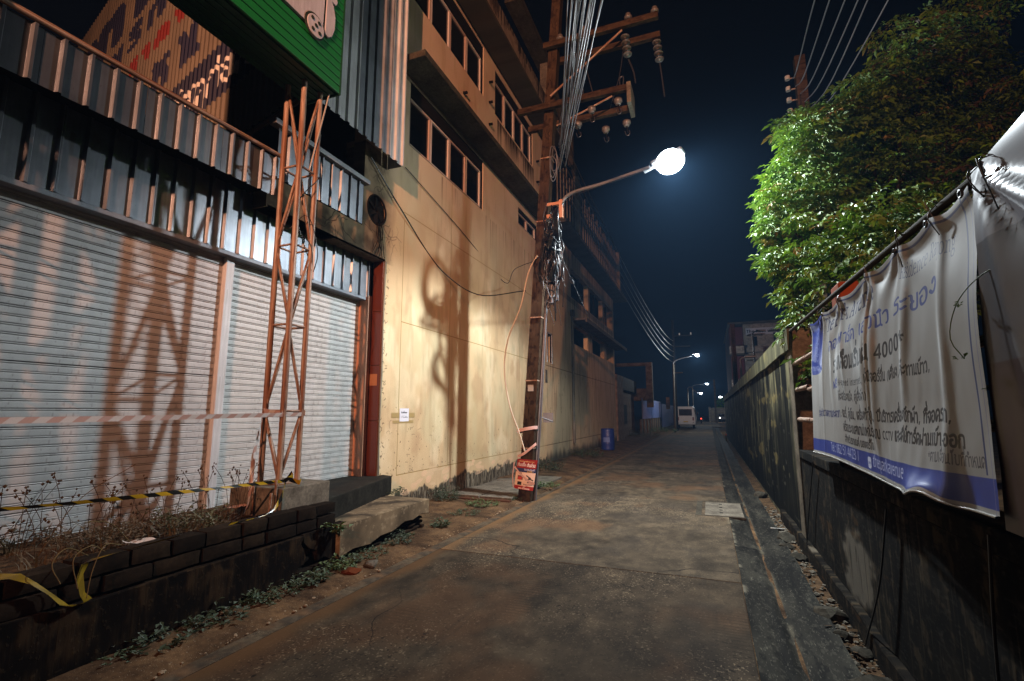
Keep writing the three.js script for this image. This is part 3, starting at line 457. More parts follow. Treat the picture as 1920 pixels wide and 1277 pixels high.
// ---------------------------------------------------------------- green sign on its lattice towers
const stripes = (a, b, k = 1) => canvasTex(256, 64, (g, w, h) => { g.fillStyle = a; g.fillRect(0, 0, w, h); g.fillStyle = b; for (let i = -1; i < 3; i++) { g.beginPath(); g.moveTo(i * 128, h); g.lineTo(i * 128 + 64, h); g.lineTo(i * 128 + 64 + 40 * k, 0); g.lineTo(i * 128 + 40 * k, 0); g.fill(); } });
{
  const t = thing('billboard', 'large green slatted sign with white shapes on rusty lattice towers before the shutters', 'billboard', [-4.3, .6, -4.15]);
  const xf = -3.96, xb = -4.55, yb = 5.42, zr = -4.38, zl = -.45, yt = 9.6;
  part('sign_box', [bx(xf - .03, yb + .03, zr + .01, xb, yt, zl)], m.greenDeep, t);
  for (let k = 0, y = yb; y < yt; k++, y += .1) part('slat', bx(xf - .024, y, zr + .02, xf, y + .088, zl, .008), m.green, t);
  for (let k = 0; k < 6; k++) part('underside_strip', bx(xf - .07 - k * .085, yb + .005, zr + .03, xf - .14 - k * .085, yb + .03, zl, .004), m.darkGreen, t);
  part('edge_trim', bx(xf + .004, yb - .01, zr, xb, yt, zr + .018), m.darkGreen, t);
  // white cut-out shapes
  const P = (pts) => pts.map(([z, y]) => [-z * .973, (y - 1.6) * .973 + 1.6]);
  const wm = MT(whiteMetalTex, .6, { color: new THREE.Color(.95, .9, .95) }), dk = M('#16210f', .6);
  const cut = (name, pts, x, d, mm) => { const g = part(name, plate(P(pts), [], x, d, .002), mm, t); return g; };
  const disc = (cz, cy, r, n = 40) => Array.from({ length: n }, (_, i) => [cz + Math.cos(i / n * 6.2832) * r, cy + Math.sin(i / n * 6.2832) * r]);
  const body = [[-2.2, 6.04], [-3.86, 6.03], [-4.07, 6.05], [-4.115, 6.12], [-4.13, 6.9], [-3.9, 7.4], [-2.2, 7.5]];
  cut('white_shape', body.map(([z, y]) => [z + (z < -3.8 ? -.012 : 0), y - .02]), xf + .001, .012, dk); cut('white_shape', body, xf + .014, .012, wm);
  const leaf = [[-4.16, 6.1], [-4.21, 6.09], [-4.27, 6.14], [-4.31, 6.27], [-4.31, 6.42], [-4.27, 6.55], [-4.23, 6.6], [-4.31, 6.6], [-4.335, 6.66], [-4.3, 6.73], [-4.2, 6.85], [-4.165, 6.9]];
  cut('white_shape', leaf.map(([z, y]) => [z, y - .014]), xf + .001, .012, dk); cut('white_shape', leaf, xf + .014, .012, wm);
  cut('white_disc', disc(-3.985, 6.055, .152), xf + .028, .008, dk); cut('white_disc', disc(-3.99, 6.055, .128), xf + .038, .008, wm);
  for (const [z, y] of [[-3.93, 6.12], [-4.035, 6.12], [-3.99, 6.06], [-3.945, 5.99], [-4.05, 6.0]]) cut('dot', disc(z, y, .022, 14), xf + .049, .004, dk);
  for (let k = 0; k < 6; k++) cut('bar', rect(3.6, 6.225 + k * .016, 3.965, 6.233 + k * .016), xf + .028, .004, dk);
  // lattice towers
  const tower = (cx, cz) => {
    const g = part('lattice_tower', bx(cx - .16, .86, cz - .16, cx + .16, .875, cz + .16), m.rust, t), s = .125, C = [[-s, s], [s, s], [s, -s], [-s, -s]], Y = [.87, 1.62, 2.55, 3.45, 4.38, 5.42];
    for (const [a, b] of C) part('leg', rod([cx + a, .87, cz + b], [cx + a, 5.44, cz + b], .031, .031, 12), m.rust, g);
    Y.forEach((y, i) => { if (i && i < 5) for (let k = 0; k < 4; k++) { const a = C[k], b = C[(k + 1) % 4]; part('strut', rod([cx + a[0], y, cz + a[1]], [cx + b[0], y, cz + b[1]], .013, .013, 8), m.rust, g); }
      if (i) for (let k = 0; k < 4; k++) { const f = (i + k) % 2, a = C[(k + f) % 4], b = C[(k + 1 - f) % 4]; part('strut', rod([cx + a[0], Y[i - 1] + .03, cz + a[1]], [cx + b[0], y - .03, cz + b[1]], .017, .017, 8), m.rust, g); } });
  };
  tower(-4.3, -4.15); tower(-4.3, -.7);  // second tower is unseen, placed where its shadow stripes the left shutter
  part('conduit', rod([-4.2, 4.4, -4.2], [-4.06, 5.4, -4.3], .009), m.porcelain, t);
  part('loose_wire', [tube([[-4.17, 3.6, -4.05], [-4.12, 3.5, -4.2], [-4.16, 3.2, -4.28], [-4.2, 2.9, -4.12]], .005), tube([[-4.4, 3.75, -4.03], [-4.25, 3.62, -4.0], [-4.1, 3.8, -4.1], [-4.05, 3.4, -4.25], [-4.14, 3.2, -4.3]], .005), tube([[-4.15, 4.9, -4.3], [-4.3, 4.45, -4.4], [-4.1, 4.3, -4.25], [-4.2, 3.9, -4.05], [-4.2, 3.3, -4.3]], .006)], m.cable, t);
  part('footing', bx(-4.62, .58, -4.5, -3.92, .865, -3.83, .015), m.conc, t); part('footing', bx(-4.62, .2, -1.05, -3.92, .865, -.35, .015), m.conc, t);
  part('rebar', rod([-3.95, .6, -3.79], [-3.97, .95, -3.8], .012), m.rust, t); part('rebar', rod([-3.93, .6, -3.7], [-3.94, .84, -3.72], .012), m.rust, t); part('rebar', rod([-4.25, .6, -3.79], [-4.25, .9, -3.79], .012), m.rust, t);
}
// ---------------------------------------------------------------- planter wall, step, threshold
{
  const t = thing('retaining_wall', 'old two stage retaining wall of plaster and concrete blocks before the shutters', 'wall', [-3.8, 0, -2]);
  const q = rng(21), top = [], bot = [];
  for (let u = -5; u <= 3.96; u += .06) { top.push([u, .42 + .012 * (fbm(u * 5, 2, 3) - .5) - (fbm(u * 3, 7, 3) > .62 ? .02 : 0)]); bot.push([u, -.05 + (u > 1.6 ? .10 * fbm(u * 4, 9, 3) : 0)]); }
  const brk = [[3.98, .40], [3.95, .33], [3.99, .27], [4.02, .2], [3.99, .15], [3.93, .12]];
  part('plaster', plate([...bot, ...brk.reverse(), ...top.reverse()], [], -3.86, .10, .006), m.darkPlaster, t);
  const pl2 = [[4.0, .41], [4.62, .41], [4.6, .1], [4.45, .06], [4.32, .13], [4.22, .12], [4.2, .22], [4.1, .26], [4.02, .33]];
  part('plaster', plate(pl2, [], -3.88, .09, .006), m.darkPlaster, t);
  part('earth_core', bx(-5.1, -.1, 5, -3.87, .585, -4.4), m.dirt, t);
  for (const [z0, z1, y0, y1, x] of [[-3.9, -4.15, .0, .09, -3.74], [-4.15, -4.45, .0, .08, -3.76], [-4.0, -4.22, .1, .18, -3.82], [-4.25, -4.46, .1, .17, -3.83]]) part('brick', bx(x - .12, y0, z0, x, y1, z1, .012), BRICK[1], t);
  // two courses of blocks, uneven
  for (let c = 0; c < 2; c++) for (let u = -4 + c * .16, n; u < 4.45; u += n) {
    n = .24 + q() * .14; const e = Math.min(u + n - .012, 4.46); if (e - u < .08) continue; const y0 = .425 + c * .118, o = (q() - .5) * .016;
    const b = worn(-3.96, y0, -u, -3.775 + o * 1.8 - c * .006, y0 + .111 + (c ? (q() - .5) * .022 : 0), -e, u * 7 + c * 3, .007); part('block', b, BRICK[Math.floor(q() * 3)], t);
  }
  part('block', bx(-3.96, .425, -4.465, -4.6, .655, -4.36, .008), BRICK[1], t);
}
{
  const t = thing('step', 'worn concrete entrance step with crumbling brick base beside the planter', 'step', [-4.2, 0, -5.4]);
  const q = rng(33);
  const top = plate([[4.48, .4], [6.3, .395], [6.29, .22], [6.1, .24], [5.9, .2], [5.7, .215], [5.45, .15], [5.2, .15], [5, .1], [4.7, .12], [4.48, .08]], [], -4.7, .96, .008);
  part('slab', top, MT(dataTex(512, 512, (u, v) => { const a = fbm(u * 5, v * 5, 5, 5), d = fbm(u * 22, v * 22, 4, 22); let c = mix3([70, 60, 48], [140, 120, 94], cl(a * 1.1 - .05)); c = mix3(c, [44, 38, 32], ss(.5, .66, fbm(u * 4 + 7, v * 3, 4)) * .6); return mix3(c, [168, 150, 122], ss(.6, .75, d) * .4); }), .92, { bumpMap: concTex, bumpScale: .008 }), t);
  for (let c = 0; c < 5; c++) for (let u = 4.55 + (c % 2) * .11; u < 6.28; u += .22) {
    const y0 = c * .055 - .03, lim = .08 + .15 * (u - 4.5) / 1.8; if (y0 + .05 > lim + .02) continue; const e = Math.min(u + .205, 6.28), o = -.02 + (q() - .5) * .05;
    part('brick', worn(-4.0, y0, -u, -3.775 + o, y0 + .047, -e, u * 9 + c, .008), BRICK[Math.floor(q() * 3)], t);
  }
  part('brick', bx(-4.6, -.05, -6.1, -4.0, .2, -6.27, .01), BRICK[1], t);
}
solo('threshold', 'black painted concrete threshold kerb under the right shutter', 'kerb', (() => { const s = new THREE.Shape([[-3.98, 4.47], [-4.56, 6.55], [-4.76, 6.62], [-5.2, 6.6], [-5.2, 4.47]].map((p) => new THREE.Vector2(p[0], p[1]))); return metres(new THREE.ExtrudeGeometry(s, { depth: .25, bevelEnabled: true, bevelSize: .012, bevelThickness: .01, bevelSegments: 2 }).rotateX(-Math.PI / 2).translate(0, .39, 0)); })(), m.blackPaint);
solo('wooden_strip', 'thin dark strip of wood lying on the step by the wall', 'debris', bx(-.2, 0, -.02, .2, .012, .02).rotateY(1.25).translate(-4.5, .405, -6.05), m.dark);

// ---------------------------------------------------------------- utility pole, its street lamp, cables
const polePt = (y) => [mix(-3.24, -2.50, y / 10.1), y, -8.93];
{
  const t = thing('utility_pole', 'weathered concrete utility pole with crossarms and insulators beside the yellow building', 'utility pole', [-3.24, 0, -8.93]);
  const g = new THREE.CylinderGeometry(.088 * 1.414, .118 * 1.414, 12, 4, 30); g.rotateY(Math.PI / 4).translate(0, 6, 0); const p = g.attributes.position;
  for (let i = 0; i < p.count; i++) { const y = p.getY(i), c = polePt(y); p.setXYZ(i, p.getX(i) + c[0], y - .05, p.getZ(i) + c[2]); }
  g.computeVertexNormals(); const G = g.toNonIndexed(); { const uv = G.attributes.uv; for (let i = 0; i < uv.count; i++) uv.setXY(i, uv.getX(i) * 2.4, uv.getY(i) * 5); } G.computeVertexNormals();
  part('shaft', G, m.pole, t);
  const arm = (y, x0, x1, z, mm) => part('crossarm', bx(x0, y - .06, z - .05, x1, y + .06, z + .05, .008), mm, t);
  arm(7.63, -3.3, -1.06, -8.72, m.pole); arm(7.47, -3.22, -1.1, -9.14, m.pole); arm(8.97, -2.75, -.5, -8.74, m.pole); arm(8.86, -2.7, -.5, -9.12, m.pole);
  part('brace', rod([-2.62, 7.85, -8.74], [-1.18, 8.9, -8.78], .022), m.rust, t); part('brace', rod([-2.5, 7.2, -8.76], [-1.4, 7.56, -8.76], .018), m.rust, t);
  part('end_plate', bx(-1.12, 7.3, -8.66, -1.04, 7.72, -9.2, .01), m.conc, t);
  const pin = (x, y, z, down = 1) => { const q = part('insulator', new THREE.LatheGeometry([[0, 0], [.075, 0], [.08, -.05], [.05, -.075], [.055, -.1], [.03, -.115], [0, -.115]].map((a) => new THREE.Vector2(...a)), 16).translate(x, y, z), m.dullPorcelain, t); part('pin', rod([x, y - .1, z], [x + .03, y - .26, z + .03], .012), m.dark, q); part('clamp', tube([[x - .04, y - .2, z], [x, y - .3, z], [x + .05, y - .28, z], [x + .05, y - .2, z]], .008), m.wire, q); };
  for (const [x, y, z] of [[-2.05, 7.1, -8.66], [-1.78, 7.35, -8.66], [-1.6, 7.15, -9.1], [-1.28, 7.4, -8.66], [-1.2, 7.22, -9.14]]) pin(x, y, z);
  for (const [x, y, z] of [[-1.9, 9.14, -8.74], [-1.05, 9.16, -8.74], [-.56, 9.14, -8.74], [-2.4, 9.12, -8.74]]) part('insulator', new THREE.LatheGeometry([[0, 0], [.07, 0], [.075, .05], [.04, .08], [.05, .11], [0, .15]].map((a) => new THREE.Vector2(...a)), 14).translate(x, y - .1, z), m.dullPorcelain, t);
  for (const [x, z] of [[-1.12, -8.74], [-.57, -9.1]]) for (let k = 0; k < 4; k++) part('insulator_disc', new THREE.LatheGeometry([[0, .03], [.03, .025], [.085, -.01], [.08, -.03], [.03, -.02], [.03, -.05], [0, -.05]].map((a) => new THREE.Vector2(...a)), 16).translate(x + k * .012, 8.72 - k * .125, z), m.dullPorcelain, t);
  part('tail_wire', [tube([[-1.07, 8.22, -8.74], [-.98, 7.9, -8.7], [-.95, 7.66, -8.68]], .014), tube([[-.53, 8.25, -9.1], [-.5, 7.9, -9.1], [-.47, 7.5, -9.05]], .014), tube([[-2.0, 8.7, -8.74], [-1.85, 8.1, -8.7], [-1.75, 7.65, -8.68]], .01), tube([[-1.2, 8.8, -9.1], [-1.3, 8.2, -9.1], [-1.5, 7.55, -9.1]], .008)], m.wire, t);
  part('u_bolt', [tube([[-1.24, 7.7, -8.7], [-1.24, 7.85, -8.7], [-1.18, 7.87, -8.7], [-1.18, 7.7, -8.7]], .012), tube([[-2.0, 7.68, -8.7], [-2.0, 7.8, -8.7], [-1.95, 7.8, -8.7], [-1.95, 7.68, -8.7]], .012)], m.wire, t);
  part('conduit', tube([[-3.09, .0, -9.02], [-3.04, 1, -9.02], [-2.89, 3, -9.02], [-2.78, 4.6, -9.02]], .028, 24, 10), m.galv, t); part('conduit', tube([[-3.06, .0, -8.95], [-2.95, 1.5, -8.96], [-2.79, 4, -8.97]], .02, 20, 8), m.cableGrey, t);
  for (const y of [.95, 2.2, 3.4, 5.3, 6.6]) { const c = polePt(y); part('strap', bx(c[0] - .126 + y * .0025, y - .012, c[2] - .128, c[0] + .126 - y * .0025, y + .012, c[2] + .126), m.rust, t); }
  part('lamp_bracket', [bx(-2.72, 5.3, -8.72, -2.42, 5.38, -8.8, .006), bx(-2.72, 5.56, -8.74, -2.45, 5.62, -8.8, .006), bx(-2.47, 5.28, -8.71, -2.4, 5.64, -8.79, .006)], m.orangeFrame, t);
  part('junction_box', bx(-2.6, 5.1, -8.7, -2.5, 5.18, -8.78, .006), m.orangeFrame, t);
  part('painted_mark', bx(-3.15, 2.0, -8.813, -3.04, 2.12, -8.818), m.porcelain, t);
}
function lampHead(t, p, ax, s = 1, on = true, E = 26, col = WHITE) { // LED head: housing, lens, bulb swollen to stand for its glare; ax = unit direction of the arm on plan
  const q = new THREE.Quaternion().setFromEuler(new THREE.Euler(0, Math.atan2(-ax[1], ax[0]), .22, 'YXZ')), pl = (g) => g.applyQuaternion(q).translate(p.x, p.y, p.z);
  part('housing', pl(new RoundedBoxGeometry(.56 * s, .07 * s, .25 * s, 3, .03 * s).translate(-.02 * s, .085 * s, 0)), m.galv, t);
  part('arm_socket', pl(new THREE.CylinderGeometry(.04 * s, .035 * s, .2 * s, 12).rotateZ(Math.PI / 2).translate(-.36 * s, .06 * s, 0)), m.galv, t);
  const e = new THREE.MeshStandardMaterial({ color: 0xffffff, roughness: .4, emissive: on ? col.clone() : new THREE.Color(0), emissiveIntensity: E });
  part('lamp_bulb', pl(new THREE.SphereGeometry(1, 24, 16).scale(.24 * s, .2 * s, .232 * s)), e, t);
}
{
  const t = thing('street_lamp', 'lit white LED street lamp on curved arm fixed to the nearest utility pole', 'street lamp', [-2.5, 5.3, -8.75]);
  part('arm', tube([[-2.44, 5.3, -8.75], [-2.43, 5.5, -8.75], [-2.36, 5.66, -8.74], [-2.2, 5.73, -8.71], [-1.6, 5.77, -8.62], [-.74, 5.83, -8.43]], .032, 40, 10), m.galv, t);
  part('feed_wire', tube([[-2.45, 5.5, -8.72], [-2.3, 5.62, -8.7], [-1.7, 5.71, -8.6], [-.86, 5.79, -8.45]], .008, 24), m.cable, t);
  lampHead(t, LAMP, [.97, .24]);
}
// cable coils and splice cases hanging on the pole
{
  const t = thing('cable_coil', 'tangle of black communication cable coils with splice cases hanging on the pole', 'cable coil', [-2.68, 3.5, -8.72]), q = rng(77);
  const loops = (n, cx, cy, cz, rx, ry, r, mm, wob) => { const L = []; for (let i = 0; i < n; i++) { const x = cx + (q() - .5) * .12, y = cy + (q() - .5) * .24, z = cz + (q() - .5) * .16, a = rx * (.6 + .6 * q()), b = ry * (.6 + .5 * q()), tw = (q() - .5) * 1.6, P = [], ph = q() * 6; for (let k = 0; k <= 22; k++) { const f = ph + k / 22 * 6.6, w = 1 + wob * Math.sin(3 * f + ph); P.push([x + Math.cos(f) * a * w * Math.cos(tw), y + Math.sin(f) * b * w, z + Math.cos(f) * a * Math.sin(tw) + .03 * Math.sin(f * 2)]); } L.push(tube(P, r * (.7 + .6 * q()), 64, 5)); } return part('coil', L, mm, t); };
  loops(9, -2.62, 4.72, -8.66, .16, .42, .011, m.cable, .08); loops(8, -2.56, 4.5, -8.6, .17, .5, .012, m.cable, .05); loops(6, -2.74, 4.3, -8.64, .18, .3, .009, m.cable, .12); loops(5, -2.58, 4.15, -8.6, .14, .34, .01, m.cableGrey, .1); loops(5, -2.52, 5.0, -8.65, .1, .26, .008, m.cable, .14); loops(4, -2.56, 6.3, -8.6, .07, .3, .008, m.cableGrey, .15);
  // the two big loops whose shadow falls on the wall
  part('coil', [0, 1, 2, 3, 4, 5, 6, 7].map((k) => tube(Array.from({ length: 26 }, (_, i) => { const f = i / 25 * 6.5 + k; return [-2.45 + .06 * Math.cos(f) + k * .012, 5.0 + Math.sin(f) * (.2 + k * .012), -8.29 + Math.cos(f) * (.15 + k * .012)]; }), .015, 70, 5)), m.cable, t);
  part('coil', [0, 1, 2, 3].map((k) => tube(Array.from({ length: 26 }, (_, i) => { const f = i / 25 * 6.5 + k; return [-2.5 + .05 * Math.cos(f), 4.5 + Math.sin(f) * (.24 + k * .012), -8.52 + Math.cos(f) * (.14 + k * .012)]; }), .014, 70, 5)), m.cable, t);
  part('coil', [[-2.52, 4.72, -8.36, .2, .1], [-2.48, 4.62, -8.3, .24, .05], [-2.55, 4.9, -8.55, .1, .22], [-2.5, 4.2, -8.46, .13, .2], [-2.52, 4.16, -8.42, .16, .17], [-2.6, 4.78, -8.5, .26, .07]].flatMap(([x, y, z, a, b], j) => [0, 1, 2].map((k) => tube(Array.from({ length: 24 }, (_, i) => { const f = i / 23 * 6.4 + k + j; return [x + .05 * Math.cos(f * 2) + k * .02, y + Math.sin(f + .4) * (b + k * .012), z + Math.cos(f) * (a + k * .012)]; }), .013, 60, 5))), m.cable, t);
  part('cable_cross_arm', bx(-2.62, 4.66, -8.2, -2.5, 4.72, -8.9, .01), m.dark, t);
  const L = []; for (let i = 0; i < 26; i++) { const x = -2.7 + q() * .26, y = 5.6 - q() * 1.2, z = -8.72 + q() * .14; L.push(tube([[x, y, z], [x + (q() - .5) * .2, y - .3, z + (q() - .3) * .14], [x + (q() - .5) * .3, y - .5 - q() * .3, z + q() * .1], [x + (q() - .5) * .2, y - .9 - q() * .4, z]], .007 + q() * .005, 18, 5)); } part('loose_cable', L, m.cable, t);
  for (const [x, y, z, h] of [[-2.6, 3.78, -8.62, .34], [-2.68, 3.72, -8.66, .36], [-2.52, 3.82, -8.66, .3]]) part('splice_case', new THREE.CapsuleGeometry(.035, h, 4, 12).translate(x, y, z), m.cableGrey, t);
  part('cable_tie', [tube([[-2.76, 4.05, -8.6], [-2.62, 4.0, -8.54], [-2.5, 4.08, -8.6], [-2.62, 4.1, -8.7]], .008), tube([[-2.72, 3.66, -8.6], [-2.6, 3.6, -8.56], [-2.48, 3.68, -8.62]], .008)], m.cableGrey, t);
}
solo('hanging_cable', 'pale cable bowing out from the pole in front of the yellow wall', 'cable', tube([[-2.93, 4.6, -8.77], [-3.07, 4.3, -8.7], [-3.24, 3.6, -8.68], [-3.5, 2.98, -8.68], [-3.57, 2.4, -8.68], [-3.46, 1.7, -8.7], [-3.3, 1.22, -8.76], [-3.2, .9, -8.77]], .014, 60, 8), M('#bfae98', .5));
// overhead wires
const mw = [m.wire, m.cable, m.cableGrey];
{
  const q = rng(404);
  const near = [], N = 22;
  const NTH = ['first', 'second', 'third', 'fourth', 'fifth', 'sixth', 'seventh', 'eighth', 'ninth', 'tenth', 'eleventh', 'twelfth', 'thirteenth', 'fourteenth', 'fifteenth', 'sixteenth', 'seventeenth', 'eighteenth', 'nineteenth', 'twentieth', 'twenty first', 'twenty second'];
  for (let i = 0; i < N; i++) {
    const a = [-2.5 + q() * .2, 6.15 + q() * 1.1, -8.86 + q() * .1], f = i / (N - 1), b = [3.4 + f * 2.1, 6.9 + q() * 1.6, 10];
    const g = tube(sag(a, b, .25 + q() * .3, 12), .0055 + q() * .005, 40, 5);
    solo('overhead_wire', 'thin overhead wire from pole, ' + NTH[i] + ' from left at the top of the bundle', 'overhead wire', g, i % 3 === 2 ? m.cable : m.wireBright, 'bundle of overhead wires running from the pole towards the viewer');
  }
  for (let i = 0; i < 5; i++) { // the other way, to the next pole
    solo('overhead_wire', ['lowest', 'second lowest', 'middle', 'second highest', 'highest'][i] + ' dark wire running down the street between the two poles', 'overhead wire', tube(sag([-2.5 + i * .02, 6.2 + i * .2, -9.0], [-2.77, 6.2 + i * .5, -47.8], .8, 14), .011, 44, 5), m.cable, 'wires running down the street between the two poles');
  }
  const X = [1.73, 1.93, 2.14, 2.32, 2.45, 2.74];
  for (let i = 0; i < 6; i++) solo('overhead_wire', NTH[i] + ' wire from left curving up over the tree from the brown pole', 'overhead wire', tube([[1.98 + .06 * i, 8.55 - .2 * i, -11], [1.80 + .12 * i, 7.75 - .1 * i, -9.6], [X[i], 7.5, -7.65], [X[i] + .02, 7.45, -6], [X[i] + .1, 7.6, 2], [X[i] + .3, 7.9, 14]], .011, 60, 5), m.wireBright, 'wires over the tree from the brown pole');
  solo('wall_cable', 'black cable slanting across the yellow wall from the vent to the pole', 'cable', tube([[W + .04, 5.55, -5.95], [W + .05, 5.05, -6.75], [W + .07, 4.3, -8.3], [-4.2, 3.95, -8.8], [-3.2, 3.95, -8.86]], .011, 40), m.cable);
  solo('wall_cable', 'thin cable on the yellow wall crossing just under the lower windows', 'cable', tube([[W + .03, 5.85, -6.9], [W + .03, 5.45, -9], [W + .05, 4.9, -11.4], [-3.6, 4.6, -9.4], [-3.0, 4.55, -8.9]], .008, 40), m.cable);
  solo('stay_wire', 'stay wire with turnbuckle sloping from cable tangle to far building', 'stay wire', [rod([-2.55, 4.7, -8.95], [-4.3, 5.5, -19], .009), rod([-3.05, 4.93, -11.8], [-3.14, 4.97, -12.3], .05, .05, 8)].reduce((a, b) => merge([a, b])), m.wire);
}
// poster and tape on the pole
{
  const tx = canvasTex(256, 400, (g, w, h) => {
    g.fillStyle = '#e8c9b4'; g.fillRect(0, 0, w, h); g.fillStyle = '#8e1614'; g.fillRect(0, 0, w, h * .3); g.fillStyle = '#27305e'; g.fillRect(0, h * .3, w, h * .13); g.fillStyle = '#9b1a16'; g.fillRect(0, h * .88, w, h * .12);
    write(g, 'เปิดรับสมัครงาน', 24, 36, 12, 200, '#d9b27a', .2); write(g, 'สินเชื่อ', 16, 92, 30, 110, '#c9b9b4', .26); write(g, 'เงินด่วน', 136, 96, 32, 108, '#e6ddd6', .26);
    write(g, 'รับเงินทันที', 110, 146, 15, 130, '#d5cfe0', .22); g.fillStyle = '#d6a93c'; g.font = 'bold 32px sans-serif'; g.fillText('0.59.-', 150, 170);
    g.fillStyle = '#7a3a34'; g.fillRect(34, 218, 72, 56); g.fillStyle = '#b93a30'; g.fillRect(42, 236, 50, 40); g.fillStyle = '#3a2a2c'; g.fillRect(56, 180, 26, 30); g.fillStyle = '#1a1716'; g.fillRect(40, 300, 56, 44);
    g.fillStyle = '#2a2224'; for (const [x, y, a] of [[150, 205, .5], [180, 232, .5], [140, 262, -.2], [168, 296, -.15]]) { g.save(); g.translate(x, y); g.rotate(a); g.fillRect(0, 0, 72, 14); g.restore(); }
    write(g, 'สอบถามเพิ่มเติม', 120, 336, 11, 118, '#4a3a34', .2); write(g, 'โทร', 120, 372, 10, 30, '#f0e6dd', .2); g.fillStyle = '#f4e9e0'; g.font = 'bold 26px sans-serif'; g.fillText('062-4745696', 60, 395, 190);
  }, null);
  const g = new THREE.PlaneGeometry(1, 1, 10, 14), p = g.attributes.position, C = [[-3.335, .765], [-2.95, .745], [-3.045, .2], [-3.41, .235]];
  for (let i = 0; i < p.count; i++) { const u = p.getX(i) + .5, v = .5 - p.getY(i); const x = mix(mix(C[0][0], C[1][0], u), mix(C[3][0], C[2][0], u), v), y = mix(mix(C[0][1], C[1][1], u), mix(C[3][1], C[2][1], u), v); p.setXYZ(i, x, y, -8.755 + .012 * Math.sin(u * 3.14) - .05 * Math.pow(Math.max(0, Math.abs(u - .45) - .36), 1) * 2 + .012 * fbm(u * 3, v * 3, 2)); }
  g.computeVertexNormals(); solo('poster', 'red and white advertising poster taped to the foot of the pole', 'poster', g, MT(tx, .5));
  const pk = M('#c9a39a', .35);
  solo('plastic_tape', 'pale plastic tape wound over the red poster', 'tape', merge([ribbon([[-3.39, .62, -8.74], [-3.28, .5, -8.725], [-3.1, .36, -8.72], [-3.0, .33, -8.73]], .035, [.3, 1, 0]), ribbon([[-3.0, .33, -8.72], [-3.12, .31, -8.715], [-3.22, .26, -8.72]], .03, [.3, 1, 0]), ribbon([[-3.33, .8, -8.74], [-3.2, .86, -8.73], [-3.02, 1.0, -8.74], [-2.98, 1.04, -8.78]], .045, [-.3, 1, 0]), ribbon([[-3.4, .7, -8.75], [-3.43, .45, -8.74], [-3.42, .25, -8.75]], .02, [1, 0, 0])]), pk);
  solo('plastic_tape', 'pink and white tape band round the pole above the poster', 'tape', merge([ribbon([[-3.34, 1.27, -8.77], [-3.2, 1.3, -8.755], [-3.02, 1.33, -8.765], [-2.99, 1.33, -8.9]], .06, [0, 1, 0]), ribbon([[-3.34, 1.24, -9.1], [-3.345, 1.26, -8.77]], .06, [0, 1, 0])]), pk);
}
{ // paper notice on the yellow wall, taped on
  const tx = canvasTex(160, 200, (g, w, h) => { g.fillStyle = '#dcd9df'; g.fillRect(0, 0, w, h); write(g, 'ห้ามทิ้งขยะ', 26, 74, 17, 104, '#15151a', .3); write(g, 'ฝ่าฝืนปรับ', 16, 142, 12, 128, '#2a2a30', .22); g.fillStyle = '#77757c'; g.fillRect(34, 104, 90, 2); }, null);
  const t = thing('paper_notice', 'small white paper notice taped to the yellow wall right of the shutters', 'notice', [W, 1.45, -7.14]);
  part('tape_strip', [bx(W + .003, 1.52, -6.78, W + .0045, 1.60, -7.46), bx(W + .003, 1.43, -6.82, W + .004, 1.475, -7.42)], M('#a88f5e', .4), t);
  const g = new THREE.PlaneGeometry(.27, .215).rotateY(Math.PI / 2).translate(W + .008, 1.565, -7.135); part('sheet', g, MT(tx, .7), t);
}
solo('jamb_sticker', 'orange and grey sticker on the brown tiles of the shop doorway', 'sticker', merge([bx(-4.79, 2.02, -6.428, -4.93, 2.2, -6.425)]), M('#a06a42', .6));

